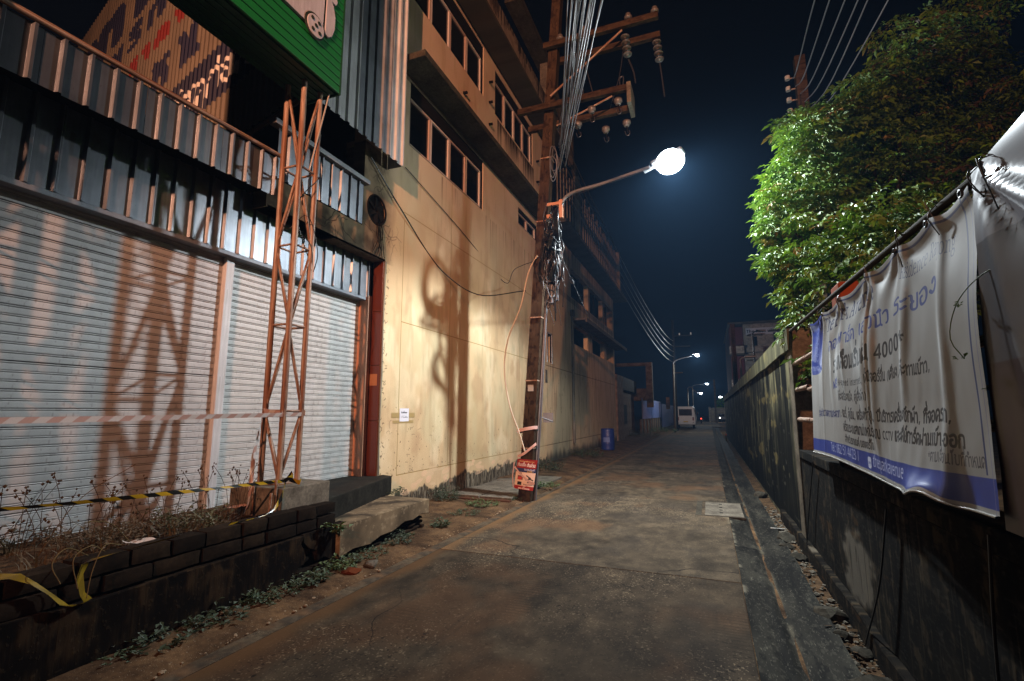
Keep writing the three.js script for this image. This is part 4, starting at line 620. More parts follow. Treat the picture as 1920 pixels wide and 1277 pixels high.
// ---------------------------------------------------------------- barrier tapes and litter on the planter
{
  const rw = MT(stripes('#b0aaa6', '#a08278'), .35), yb = MT(stripes('#a5861a', '#14130f', -1), .25);
  const P = []; for (let i = 0; i <= 24; i++) { const t = i / 24; P.push([mix(-4.2, -4.15, t), 1.555 + .03 * t - .02 * Math.sin(t * 3.14), mix(1, -4.29, t)]); }
  const a = thing('barrier_tape', 'red and white barrier tape stretched before the shutters to lattice tower', 'barrier tape', [-4.2, .8, -2]);
  part('strip', ribbon(P, .042, (t) => [.15 * Math.sin(t * 9), .98, 0], .3), rw, a);
  for (const k of [ribbon([[-4.14, 1.6, -4.3], [-4.2, 1.61, -4.3], [-4.32, 1.6, -4.3]], .06, [0, 1, 0], .3), ribbon([[-4.44, 1.62, -4.0], [-4.3, 1.6, -3.99], [-4.15, 1.59, -4.0]], .06, [0, 1, .1], .3)]) part('knot', k, rw, a);
  part('tail', ribbon([[-4.4, 1.58, -3.98], [-4.38, 1.4, -3.92], [-4.36, 1.15, -3.86], [-4.3, .9, -3.8], [-4.25, .72, -3.74], [-4.2, .64, -3.66]], (t) => .05 + .04 * Math.sin(t * 3), (t) => [.7 * Math.cos(t * 4), .1, .7 * Math.sin(t * 4 + .6)], .3), rw, a);
  const Q = []; for (let i = 0; i <= 24; i++) { const t = i / 24; Q.push([mix(-4.1, -3.97, t), mix(1.2, .93, Math.pow(t, .9)) - .03 * Math.sin(t * 3.14), mix(.6, -3.9, t)]); }
  const b = thing('barrier_tape', 'yellow and black barrier tape low along the planter to the footing', 'barrier tape', [-4, .4, -2]);
  part('strip', ribbon(Q, (t) => .02 + .016 * Math.abs(Math.sin(t * 11)), (t) => [.4 * Math.sin(t * 13), .9, 0], .36), yb, b);
  for (const k of [ribbon([[-3.97, .93, -3.9], [-3.93, .97, -3.97], [-3.98, 1.0, -4.0], [-4.0, .9, -3.93]], .05, [.2, .8, .3], .36), ribbon([[-3.96, .94, -3.95], [-3.9, .9, -4.03], [-3.9, .94, -4.05]], .05, [.1, .9, .1], .36)]) part('knot', k, yb, b);
  part('tail', ribbon([[-3.97, .92, -3.92], [-3.93, .84, -3.86], [-3.9, .77, -3.8], [-3.88, .7, -3.72], [-3.86, .665, -3.6], [-3.84, .66, -3.4], [-3.83, .665, -3.2]], (t) => .04 + .03 * Math.sin(t * 7), (t) => [.5 * Math.cos(t * 5), .4, .6 * Math.sin(t * 5)], .36), yb, b);
  const c = thing('barrier_tape', 'torn yellow tape hanging in loops over the planter edge', 'barrier tape', [-3.75, .4, -2]);
  part('strip', ribbon([[-3.8, .675, -2.75], [-3.79, .668, -2.5], [-3.79, .66, -2.3], [-3.77, .655, -2.12], [-3.745, .58, -2.08], [-3.735, .47, -2.1], [-3.725, .425, -2.13], [-3.72, .415, -2.07], [-3.72, .44, -2.0], [-3.725, .52, -1.93], [-3.74, .61, -1.84], [-3.78, .665, -1.77], [-3.9, .665, -1.7]], (t) => .03 + .055 * Math.abs(Math.sin(t * 8)), (t) => [.3, .3 * Math.cos(t * 9), .8], .36), MT(stripes('#7d6414', '#6c5612'), .25), c);
  const s = (pts) => tube(pts, .003, 20, 4);
  for (const k of [s([[-3.9, .66, -2.3], [-3.8, .74, -2.15], [-3.72, .7, -2.02], [-3.7, .52, -2.05]]), s([[-3.9, .66, -2.2], [-3.78, .76, -2.0], [-3.7, .7, -1.9], [-3.69, .58, -1.95]]), s([[-3.9, .68, -2.4], [-3.75, .73, -2.2], [-3.7, .6, -2.12], [-3.69, .45, -2.1]]), s([[-4.1, .62, -2.6], [-3.9, .85, -2.3], [-3.8, .9, -2.1]]), s([[-4.3, .6, -2.1], [-4.15, 1.0, -2.25], [-4.0, 1.22, -2.5]])]) part('dry_stem', k, m.straw, c);
  const paper = (seed, w, x, y, z, ry) => { const g = new THREE.PlaneGeometry(w, w * .7, 8, 6).rotateX(-Math.PI / 2), p = g.attributes.position; for (let i = 0; i < p.count; i++) p.setY(i, .06 * w / .2 * (fbm(p.getX(i) * 14 + seed, p.getZ(i) * 14, 3)) + .1 * Math.abs(p.getX(i))); g.computeVertexNormals(); return g.rotateY(ry).translate(x, y, z); };
  solo('paper_litter', 'crumpled pale paper lying on the planter soil near the edge', 'litter', paper(1, .24, -3.98, .6, -2.62, .5), M('#c4b4aa', .8));
  solo('paper_litter', 'folded pink paper scrap at the foot of the lattice tower', 'litter', paper(5, .2, -4.4, .66, -3.72, 1.4), M('#c9a090', .8));
}
// weeds
const leafM = (c, r = .6) => new THREE.MeshPhysicalMaterial({ color: new THREE.Color(c), roughness: r, side: THREE.DoubleSide, transmission: .3, thickness: 0 });
const GREENS = [leafM('#2f4216', .8), leafM('#465a1e', .8), leafM('#26380f', .8), leafM('#54502a', .9), leafM('#5c4a2e', .9)];
const weed = (label, seed, x, y, z, n, rad, h, leaf, mi, cat = 'weed', wild) => solo(cat === 'grass' ? 'grass_tuft' : 'weed', label, cat, weedGeo(seed, n, rad, h, leaf, wild).translate(x, y, z), GREENS[mi]);
weed('leafy weeds at the foot of retaining wall in the bottom left corner', 1, -3.68, 0, -2.55, 26, .22, .16, .06, 2);
weed('dark weeds against the retaining wall just right of the corner clump', 2, -3.66, 0, -2.98, 30, .2, .18, .055, 2);
weed('broad tuft of weeds at the wall foot under the broken plaster', 3, -3.64, 0, -3.5, 40, .24, .17, .05, 0);
weed('spiky weed on the dirt below the planter corner', 4, -3.62, 0, -3.9, 28, .16, .17, .06, 0);
weed('bright weed at the dirt edge beside the red earth lump', 5, -3.62, 0, -4.35, 34, .15, .2, .05, 1);
weed('low weeds along the crumbling bricks of the step', 6, -3.64, 0, -4.85, 40, .22, .12, .04, 0);
weed('green weed tuft at the middle of the step base', 7, -3.68, 0, -5.45, 46, .2, .2, .04, 2);
weed('small weed at the far corner of the step', 8, -3.62, 0, -6.42, 30, .12, .17, .05, 0);
weed('tall leafy weeds against the stained foot of yellow wall', 9, -4.52, .03, -8.2, 70, .24, .42, .05, 2);
weed('weeds beside the step end at the yellow wall', 10, -4.55, .38, -6.55, 40, .2, .15, .045, 0);
weed('patch of creeping weeds on the dirt before the pavement', 11, -3.75, .02, -8.1, 70, .3, .12, .04, 1);
weed('sparse weeds on the dirt between step and pavement', 12, -3.72, .01, -7.35, 44, .26, .09, .035, 0);
weed('weeds growing at the right side of the pole foot', 13, -3.3, .05, -10.4, 60, .3, .14, .045, 1);
weed('thin weed on the pavement kerb by the pole', 14, -3.36, .03, -8.72, 20, .14, .06, .03, 0);
weed('dark bushy weeds along the building foot behind the pole', 15, -4.3, .06, -13.2, 90, .5, .45, .06, 2);
weed('rank weeds before the blue barrel by the building', 16, -4.35, .06, -18, 110, .8, .4, .07, 0);
weed('grass and weeds at the foot of far low wall', 17, -4.4, .05, -35, 120, 1.3, .6, .1, 0);
weed('weeds under the blue metal fence', 18, -4.0, .03, -43, 120, 1.5, .7, .12, 1);
weed('leafy sprig growing out of the wall beside the planter corner', 19, -3.74, .34, -4.42, 12, .05, .2, .075, 1, 'weed', 1.2);
weed('weed clump on the planter left of the footing', 20, -4.3, .6, -3.2, 60, .3, .3, .05, 3);
{
  const q = rng(55), gs = []; for (let i = 0; i < 34; i++) { gs.push(weedGeo(100 + i, 26, .22, .18 + .2 * q(), i % 3 ? 0 : .04, .9).translate(-4.05 - q() * .95, .585, 1.2 - q() * 5)); }
  tag(part('planter_grass', gs, GREENS[4]), 'dry grass and stalks covering the planter soil before the shutters', 'grass', null, 'stuff');
  const st = []; for (let i = 0; i < 130; i++) { const x = -4.1 - q() * .9, z = .8 - q() * 4.7, h = .2 + q() * .34, a = q() * 6.3, l = h * .35; st.push(tube([[x, .58, z], [x + Math.cos(a) * l * .3, .58 + h * .6, z + Math.sin(a) * l * .3], [x + Math.cos(a) * l, .58 + h, z + Math.sin(a) * l]], .0025, 4, 3)); for (let k = 0; k < 3; k++) st.push(new THREE.OctahedronGeometry(.008 + q() * .006).translate(x + Math.cos(a) * l + (q() - .5) * .05, .58 + h + (q() - .6) * .08, z + Math.sin(a) * l + (q() - .5) * .05)); }
  tag(part('seed_stalks', st, M('#4a3826', .9)), 'thin dry seed stalks standing against the white shutters', 'stalks', null, 'stuff');
  const pb = []; for (let i = 0; i < 420; i++) { const z = -2 - q() * 7, x = -3.22 - Math.pow(q(), 1.4) * .5, r = .004 + q() * q() * .018; pb.push(new THREE.DodecahedronGeometry(r, 0).scale(1, .6, 1).rotateY(q() * 6).translate(x, .004, z)); }
  tag(part('gravel', pb, M('#8e7c66', .9)), 'loose grit and pebbles along the left road edge', 'gravel', null, 'stuff');
  const gs2 = []; for (let i = 0; i < 34; i++) { const z = -2.3 - q() * 4; gs2.push(weedGeo(300 + i, 6 + q() * 10, .05 + .09 * q(), .04 + .16 * q() * q(), i % 3 ? 0 : .025 + .03 * q(), .8).translate(-3.62 - q() * .1, 0, z)); } tag(part('ground_cover', gs2, GREENS[0]), 'ragged line of small weeds along the retaining wall foot', 'grass', null, 'stuff');
}
solo('earth_lump', 'red brown lump of earth on the left road edge', 'debris', stone(.1, 4, .55).translate(-3.42, .03, -4.3), M('#5a2c16', .95));
solo('concrete_chunk', 'grey broken concrete lump beside the red earth lump', 'debris', stone(.1, 9, .5).translate(-3.38, .03, -4.55), m.conc);
// ---------------------------------------------------------------- walls on the right
const stainTex = (seed, low) => canvasTex(2048, 512, (g, w, h) => {
  const q = rng(seed);
  for (let i = 0; i < 700; i++) { const x = q() * w, L = h * (.1 + q() * q() * .9), d = q() > .5; const gr = g.createLinearGradient(0, 0, 0, L); const c = d ? '16,14,11' : low ? '128,112,86' : '150,140,92'; gr.addColorStop(0, `rgba(${c},0)`); gr.addColorStop(.3, `rgba(${c},${d ? .4 : .28})`); gr.addColorStop(1, `rgba(${c},0)`); g.save(); g.translate(x, q() * h * .6); g.fillStyle = gr; g.fillRect(0, 0, 1 + q() * q() * (d ? 16 : 7), L); g.restore(); }
  if (low) { g.strokeStyle = 'rgba(12,10,8,.7)'; g.lineWidth = 2; g.beginPath(); g.moveTo(0, h * .12); g.lineTo(w, h * .13); g.stroke(); }
  else for (let i = 0; i < 46; i++) { const x = q() * w, y = h * (.2 + q() * .6); g.fillStyle = `rgba(196,184,142,${.2 + .3 * q()})`; g.beginPath(); g.ellipse(x, y, 1.5 + q() * 5, 5 + q() * 26, (q() - .5) * .4, 0, 7); g.fill(); }
}, (u, v) => {
  const a = fbm(u * 34, v * 6 + seed, 5), s = fbm(u * 150, v * 2.4, 3), b = fbm(u * 90, v * 24, 3); let c = low ? mix3([9, 8, 7], [46, 40, 31], cl(a * .9 + s * 1.2 - .72)) : mix3([12, 12, 10], [112, 106, 80], cl(a * .9 + s * 1.9 - 1.0) * ss(-.05, .75, v + .5 * (s - .4)));
  c = mix3(c, [24, 22, 19], ss(.5, .7, fbm(u * 14 + seed, v * 3, 4)) * .6); c = mix3(c, low ? [84, 56, 28] : [134, 116, 70], ss(.66, .78, fbm(u * 22 + 7, v * 10, 4)) * .55);
  if (!low && v > .9) c = mix3(c, [132, 128, 104], .45);
  if (low) { c = mix3(c, [14, 12, 10], ss(.5, .62, fbm(u * 60 + seed, v * 9, 5)) * .7); c = mix3(c, [92, 78, 58], ss(.6, .74, fbm(u * 130, v * 12 + 3, 4)) * .45); c = mix3(c, [62, 60, 53], ss(.6, .7, fbm(u * 260, v * 70, 3)) * .35); } if (low) { const px = Math.hypot((u - .775) * 7, (v - .36) * 1.15); c = mix3(c, [112, 106, 96], ss(.34, .24, px + .24 * (fbm(u * 44, v * 9, 3) - .5)) * .85); } return mix3(c, low ? [84, 80, 70] : [150, 146, 128], ss(.72, .85, b) * .35);
});
{
  const t = thing('boundary_wall', 'tall stained concrete wall running down the right side of the street', 'wall', [1.1, 0, -20]), tx = stainTex(8, false);
  for (let z = -7.3; z > -36; z -= 3) { const g = wallUV(bx(1.0 + ((z * 7) % .6 + .6) * .008, -.2, z, 1.2, 2.4, z - 2.985, .012), 7.3, 31.3, 0, 2.65); part('panel', g, MT(tx, .92, { bumpMap: tx, bumpScale: .018 }), t); }
  part('cap', (() => { const pts = []; for (let u = 7; u <= 37.2; u += .3) pts.push([u, 2.40 - .03 * fbm(u * 2, 3, 3)]); return wallUV(plate([...pts, [37.2, 2.66], [7, 2.66]], [], .965, .25, .008), 7.3, 31.3, -6, 2.65); })(), MT(tx, .92, { color: new THREE.Color(1.25, 1.25, 1.1) }), t);
  part('pier', bx(.985, -.2, -6.98, 1.5, 2.62, -7.28, .015), MT(concTex, .9, { color: new THREE.Color(.95, .9, .85) }), t);
  for (const y of [2.2, 1.88, 1.52]) part('rail_end', rod([1.02, y, -6.97], [1.02, y, -6.2], .028, .028, 10), m.rust, t);
}
{
  const t = thing('low_wall', 'low dark mould streaked wall below the hanging banner', 'wall', [1.1, 0, -3]), tx = stainTex(31, true);
  part('panel', wallUV(bx(1.0, -.3, 3, 1.2, 1.06, -6.975, .01), -3, 6.975, 0, 1.1), MT(tx, .9, { bumpMap: tx, bumpScale: .02 }), t);
  part('coping', wallUV(bx(.985, 1.063, 3, 1.22, 1.16, -6.975, .012), -3, 6.975, -.1, 1.2), MT(tx, .9), t);
  const pts = []; for (let u = 2; u <= 9; u += .1) pts.push([u, .09 + .05 * fbm(u * 3, 8, 3)]); part('foot', wallUV(plate([[2, -.1], ...pts, [9, -.1]], [], .955, .06, .01), -3, 9, 0, 1.1), MT(tx, .95, { color: new THREE.Color(1.2, 1.1, 1) }), t);
  part('gap_prop', bx(.99, 1.0, -2.2, 1.02, .62, -2.26), m.conc, t);
}
// pipe frame that carries the banners
{
  const t = thing('pipe_frame', 'pale pipe frame standing on the low wall behind the banners', 'frame', [1.03, 1.16, -4]);
  part('rail', rod([1.0, 2.62, -7.2], [.985, 2.475, -2.15], .019, .019, 10), m.concDark, t); part('rail', rod([1.0, 2.5, -2.15], [.98, 2.62, 2.5], .021, .021, 10), m.galv2, t);
  for (const y of [2.2, 1.85, 1.52]) part('rail', rod([1.02, y, -6.19], [1.02, y + .04, -1.2], .024, .024, 10), m.rust, t);
  part('rail', rod([1.0, 2.1, -2.4], [1.0, 2.13, -1.6], .024, .024, 10), m.whiteMetal, t);
  for (const z of [-2.3, -5.0, .9]) part('post', rod([1.03, .7, z], [1.02, 2.5, z], .03, .03, 10), m.dark, t);
  const q = rng(8), ties = []; for (const z of [-5.0, -4.3, -3.55, -3.0, -2.6, -2.2, -2.15]) for (let k = 0; k < 2; k++) ties.push(tube([[.97, 2.5, z + (q() - .5) * .05], [.94, 2.44 + q() * .1, z + (q() - .5) * .08], [.95 + q() * .04, 2.36 - q() * .07, z + (q() - .5) * .08]], .0025, 10, 4));
  for (let k = 0; k < 12; k++) ties.push(tube([[1.0, 2.5, -2.16], [.95 + q() * .1, 2.48 + (q() - .5) * .12, -2.17 + (q() - .5) * .12], [.96 + q() * .06, 2.4 - q() * .1, -2.16 + (q() - .5) * .1]], .004, 10, 4));
  part('tie', ties, m.cable, t);
}
{ // printed banner
  const Wd = 3.3, Hh = 1.225, tx = canvasTex(2048, 760, (g, w, h) => {
    const k = w / Wd, X = (s) => s * k, Y = (y) => h - (y - 1.235) * k;
    g.fillStyle = '#a09e9b'; g.fillRect(0, 0, w, h);
    g.fillStyle = '#2f418f'; g.fillRect(0, Y(1.36), w, h); g.fillStyle = '#a09e9b'; g.fillRect(0, Y(1.252), w, h);
    g.fillStyle = '#2c3f92'; g.beginPath(); g.roundRect(X(.03), Y(2.47), X(.57), (2.47 - 1.96) * k, [0, 0, 50, 30]); g.fill();
    g.strokeStyle = '#7d8cc4'; g.lineWidth = 3; const cx = X(.31), cy = Y(2.24); // tree-like filigree emblem
    for (let i = 0; i < 9; i++) { const a = i / 9 * 6.283; g.beginPath(); g.ellipse(cx + Math.cos(a) * 34, cy + Math.sin(a) * 46, 26, 34, a, 0, 7); g.stroke(); } g.beginPath(); g.ellipse(cx, cy, 72, 96, 0, 0, 7); g.stroke(); g.beginPath(); g.moveTo(cx, cy - 60); g.lineTo(cx, cy + 128); g.moveTo(cx - 26, cy + 128); g.lineTo(cx + 26, cy + 128); g.stroke();
    g.fillStyle = '#8d9ace'; g.font = '34px serif'; g.fillText('THE PARK AVE', X(.1), Y(2.0), X(.42));
    g.strokeStyle = '#313c6e'; g.lineWidth = 7; g.beginPath(); g.moveTo(0, Y(2.435)); g.lineTo(w, Y(2.43)); g.stroke(); g.beginPath(); g.moveTo(X(3.235), 0); g.lineTo(X(3.24), Y(1.37)); g.stroke(); g.strokeStyle = '#7a79a0'; g.lineWidth = 2; g.beginPath(); g.moveTo(X(3.275), 0); g.lineTo(X(3.28), h); g.stroke();
    g.fillStyle = '#1c2048'; g.font = 'bold 104px serif'; g.fillText('The Park Avenue', X(.68), Y(2.285), X(1.8)); g.font = 'italic 66px serif'; g.fillStyle = '#35385a'; g.fillText('Residence Rayong', X(2.53), Y(2.285), X(.6));
    write(g, 'เดอะพาร์ค เอเวนิว ระยอง', X(.80), Y(2.115), 46, X(2.2), '#2c3a80', .17);
    write(g, 'รายเดือนเริ่มต้น 4000*', X(1.0), Y(1.925), 54, X(1.62), '#17161a', .24, 'sans-serif', 'bold');
    write(g, 'ฟรี', X(1.0), Y(1.795), 30, X(.16), '#26377e', .26); write(g, 'Hi-speed internet, เฟอร์นิเจอร์อื่น (เตียง, โต๊ะทานข้าว,', X(1.18), Y(1.795), 30, X(1.68), '#1b1a1e', .22, 'sans-serif', 'bold');
    write(g, 'โต๊ะเครื่องแป้ง, ตู้เสื้อผ้า)', X(1.16), Y(1.69), 29, X(.72), '#1b1a1e', .22, 'sans-serif', 'bold');
    write(g, 'สิ่งอำนวยความสะดวก', X(.34), Y(1.565), 29, X(.84), '#202a5c', .24); write(g, ': แอร์, ตู้เย็น, เครื่องทำน้ำอุ่น, มีบริการเครื่องซักผ้า, ที่จอดรถ,', X(1.2), Y(1.565), 30, X(1.84), '#1b1a1e', .24, 'sans-serif', 'bold');
    write(g, 'พร้อมระบบสแกนใบหน้า, ระบบ CCTV และคีย์การ์ดผ่านเข้า-ออก', X(1.24), Y(1.465), 30, X(1.87), '#1b1a1e', .24, 'sans-serif', 'bold');
    write(g, 'สำหรับรถยนต์/มอเตอร์ไซค์', X(1.26), Y(1.385), 24, X(.7), '#1b1a1e', .24, 'sans-serif', 'bold');
    write(g, '*ตามเงื่อนไขที่กำหนด', X(2.82), Y(1.395), 24, X(.42), '#4a494f', .17);
    g.fillStyle = '#b9bedd'; g.font = '60px sans-serif'; g.fillText('Tel : 062 51 44 23 /', X(.76), Y(1.282), X(.98)); g.fillText('theparkavenue', X(1.88), Y(1.284), X(.74)); g.fillStyle = '#c9cde4'; g.beginPath(); g.roundRect(X(1.775), Y(1.335), 46, 44, 10); g.fill(); g.fillStyle = '#2f418f'; g.font = 'bold 15px sans-serif'; g.fillText('LINE', X(1.775) + 5, Y(1.335) + 28, 36);
  }, null);
  const ties = [0, .62, 1.25, 1.97, 2.52, 2.95, 3.3];
  const fold = (s, c, wd) => Math.exp(-Math.pow((s - c) / wd, 2));
  const g = new THREE.PlaneGeometry(1, 1, 220, 70), p = g.attributes.position, uv = g.attributes.uv;
  for (let i = 0; i < p.count; i++) {
    const u = p.getX(i) + .5, v = p.getY(i) + .5, s = u * Wd; let k = 0; while (k < ties.length - 2 && s > ties[k + 1]) k++;
    const f = (s - ties[k]) / (ties[k + 1] - ties[k]), scal = Math.sin(Math.PI * cl(f)), zl = mix(-5.52, -5.53, v), zr = mix(-2.26, -2.31, v);
    let y = mix(1.24 + .012 * Math.sin(s * 2.1), 2.462 - .034 * scal, v), x = mix(.905, .962, v) - .02 * Math.sin(Math.PI * v) * Math.sin(Math.PI * u);
    const hang = s + (1 - v) * .05;                                                       // folds hanging from the ties
    x -= .02 * fold(hang, 2.02, .03) * ss(.05, .3, v) + .016 * fold(hang, 2.1, .05) * ss(0, .2, v);
    x += .012 * fold(hang, 1.93, .04) * ss(.0, .2, v);
    x -= .006 * fold(s + (1 - v) * .12, .66, .03) + .007 * fold(s - (1 - v) * .06, .9, .05) * ss(.25, .6, v) + .008 * fold(s - (1 - v) * .25, 1.25, .035) * ss(.3, .7, v) + .013 * fold(s + (1 - v) * .1, 2.62, .05) * ss(.1, .4, v) + .012 * fold(s + (1 - v) * .02, 3.02, .04);
    x += (.03 * (fbm(s * 2.2 + 3, v * 1.6, 3) - .5) + .012 * (fbm(s * 7, v * 3 + 4, 3) - .5) * ss(1, .2, v)) * mix(.45, 1, ss(.6, 2, s));
    for (const t of [.62, 1.25, 1.97, 2.52]) { const dx = s - t, dy = 1 - v, a = Math.atan2(dx, dy * 1.2 + .02); x -= .010 * Math.exp(-dy * 3.2) * Math.cos(a * 7) * ss(0, .06, dy); }
    x -= .045 * ss(1.75, 2.75, s) * ss(.35, 0, v) * ss(3.15, 2.9, s);                          // loose lower hem swinging out
    x -= .05 * fold(s, 2.78, .18) * ss(.1, 0, v); y += .035 * fold(s, 2.86, .1) * ss(.07, 0, v);
    p.setXYZ(i, x, y, mix(zl, zr, u)); uv.setXY(i, u, v);
  }
  g.computeVertexNormals(); const bn = solo('banner', 'white vinyl banner with blue rental lettering tied to the pipe frame', 'banner', g, new THREE.MeshPhysicalMaterial({ map: tx, roughness: .42, side: THREE.DoubleSide, specularIntensity: .7 }));
  const hem = []; for (let i = 0; i <= 40; i++) { const t = i / 40, s = t * Wd; hem.push([.9 - .045 * ss(1.75, 2.75, s) * ss(3.15, 2.9, s) - .05 * fold(s, 2.78, .18), 1.236 + .012 * Math.sin(s * 2.1) + .035 * fold(s, 2.86, .1), mix(-5.52, -2.26, t)]); }
  part('hem', tube(hem, .006, 80, 5), m.porcelain, bn);
  part('grommet', ties.map((s) => new THREE.TorusGeometry(.014, .005, 6, 14).rotateY(Math.PI / 2).translate(.95, 2.44, mix(-5.5, -2.33, s / Wd))), m.wire, bn);
}
{ // second banner, cut by the frame; colours darkened for the shade it hangs in
  const tx = canvasTex(1024, 512, (g, w, h) => {
    const gr = g; gr.fillStyle = '#3c3c42'; gr.fillRect(0, 0, w, h); gr.fillStyle = '#2a171b'; gr.fillRect(0, h * .56, w, h); gr.fillStyle = '#77777e'; gr.fillRect(0, 0, w, h * .22);
    gr.fillStyle = '#26262a'; for (const [x, y] of [[.12, .3], [.2, .22], [.1, .42]]) { gr.save(); gr.translate(x * w, y * h); gr.rotate(-.5); gr.fillRect(0, 0, 60, 34); gr.restore(); }
    gr.fillStyle = '#b9b2b2'; gr.font = 'bold 60px sans-serif'; gr.fillText('4000', .09 * w, .68 * h); gr.fillStyle = '#9a8a8e'; gr.beginPath(); gr.ellipse(.2 * w, .86 * h, 60, 60, 0, 0, 7); gr.fill();
  }, null);
  const g = new THREE.PlaneGeometry(1, 1, 120, 60), p = g.attributes.position;
  for (let i = 0; i < p.count; i++) {
    const u = p.getX(i) + .5, v = p.getY(i) + .5, s = u * 3.2; const y = mix(1.2, 2.5 + .05 * u, v), dx = s, dy = (1 - v) * 1.3, a = Math.atan2(dy, dx + 1e-4), r = Math.hypot(dx, dy);
    let x = mix(.925, .965, v) + .02 * (fbm(s * 3, v * 3 + 9, 3) - .5);
    x -= .03 * Math.exp(-Math.pow((a - .62) / .09, 2)) * ss(0, .25, r); x += .02 * Math.exp(-Math.pow((a - .9) / .12, 2)) * ss(0, .2, r); x -= .008 * Math.exp(-Math.pow((a - 1.25) / .08, 2)) * ss(0, .3, r); x -= .03 * ss(.5, .0, a) * ss(0, .5, r);
    p.setXYZ(i, x, y, mix(-2.285, -2.275, v) + .012 * Math.sin(v * 9) + s);
  }
  g.computeVertexNormals(); solo('banner', 'grey and maroon banner with shade put into its colours at the right edge, shiny fold', 'banner', g, new THREE.MeshPhysicalMaterial({ map: tx, roughness: .3, side: THREE.DoubleSide }));
}
for (const [a, b, c, l] of [[[.965, 1.1, -6.0], [.96, .6, -6.4], [.95, .08, -6.75], 'thin black wire hanging down the low wall left of the banner'], [[.965, 1.02, -3.73], [.955, .5, -4.0], [.93, -.02, -4.4], 'black wire hanging down the low wall under the banner middle'], [[.965, 1.14, -2.5], [.955, .8, -2.53], [.95, .3, -2.56], 'black wire hanging under the gap between the two banners']]) solo('hanging_wire', l, 'wire', tube([a, b, c], .006, 24, 5), m.cable);
solo('roof_tile', 'broken orange clay tile standing behind the top edge of the banner', 'tile', bx(1.05, 2.44, -5.0, 1.2, 2.68, -4.72, .02), M('#8a4326', .8));
{ // rubble between gutter and wall
  const q = rng(61);
  for (const [x, z, r, f, l] of [[.84, -3.75, .17, .55, 'big dark broken concrete lump nearest the viewer by the right wall'], [.84, -4.95, .15, .6, 'broken concrete lump beside the gutter below the banner'], [.87, -7.6, .15, .6, 'cracked brown concrete piece at the gutter edge below the pier'], [.8, -7.2, .09, .5, 'small concrete piece next to the cracked brown piece'], [.86, -6.7, .1, .6, 'dark stone at the wall foot near the wall joint'], [.83, -4.55, .07, .6, 'small stone between the two broken concrete lumps'], [.9, -4.3, .08, .5, 'flat stone against the wall between broken lumps'], [.86, -11.2, .14, .8, 'pale mortar lump at the foot of the tall wall']]) solo('concrete_chunk', l, 'rubble', stone(r, Math.round(-z * 10), f).rotateY(z).translate(x, -.03, z), m.concDark);
  const L = []; for (let i = 0; i < 520; i++) { const z = -3 - q() * 7, r = .006 + q() * q() * .03; L.push(new THREE.DodecahedronGeometry(r, 0).scale(1, .6, 1.2).rotateY(q() * 6).translate(.77 + q() * .2, -.045 + q() * .012, z)); } tag(part('gravel', L, m.conc), 'grit and crumbled concrete between gutter and right wall', 'gravel', null, 'stuff');
  const D = []; for (let i = 0; i < 130; i++) { const z = -3 - q() * 7; D.push(new THREE.PlaneGeometry(.03 + q() * .03, .015 + q() * .012).rotateX(-1.57 + (q() - .5)).rotateY(q() * 6).translate(.76 + q() * .2, -.03 + q() * .02, z)); } tag(part('dead_leaves', D, M('#4a3826', .9)), 'fallen brown leaves in the rubble by the right wall', 'leaves', null, 'stuff');
  solo('litter_strip', 'pale paper strip lying in the gutter near broken concrete', 'litter', bx(.72, -.02, -8.15, .9, -.012, -8.2), m.porcelain);
}

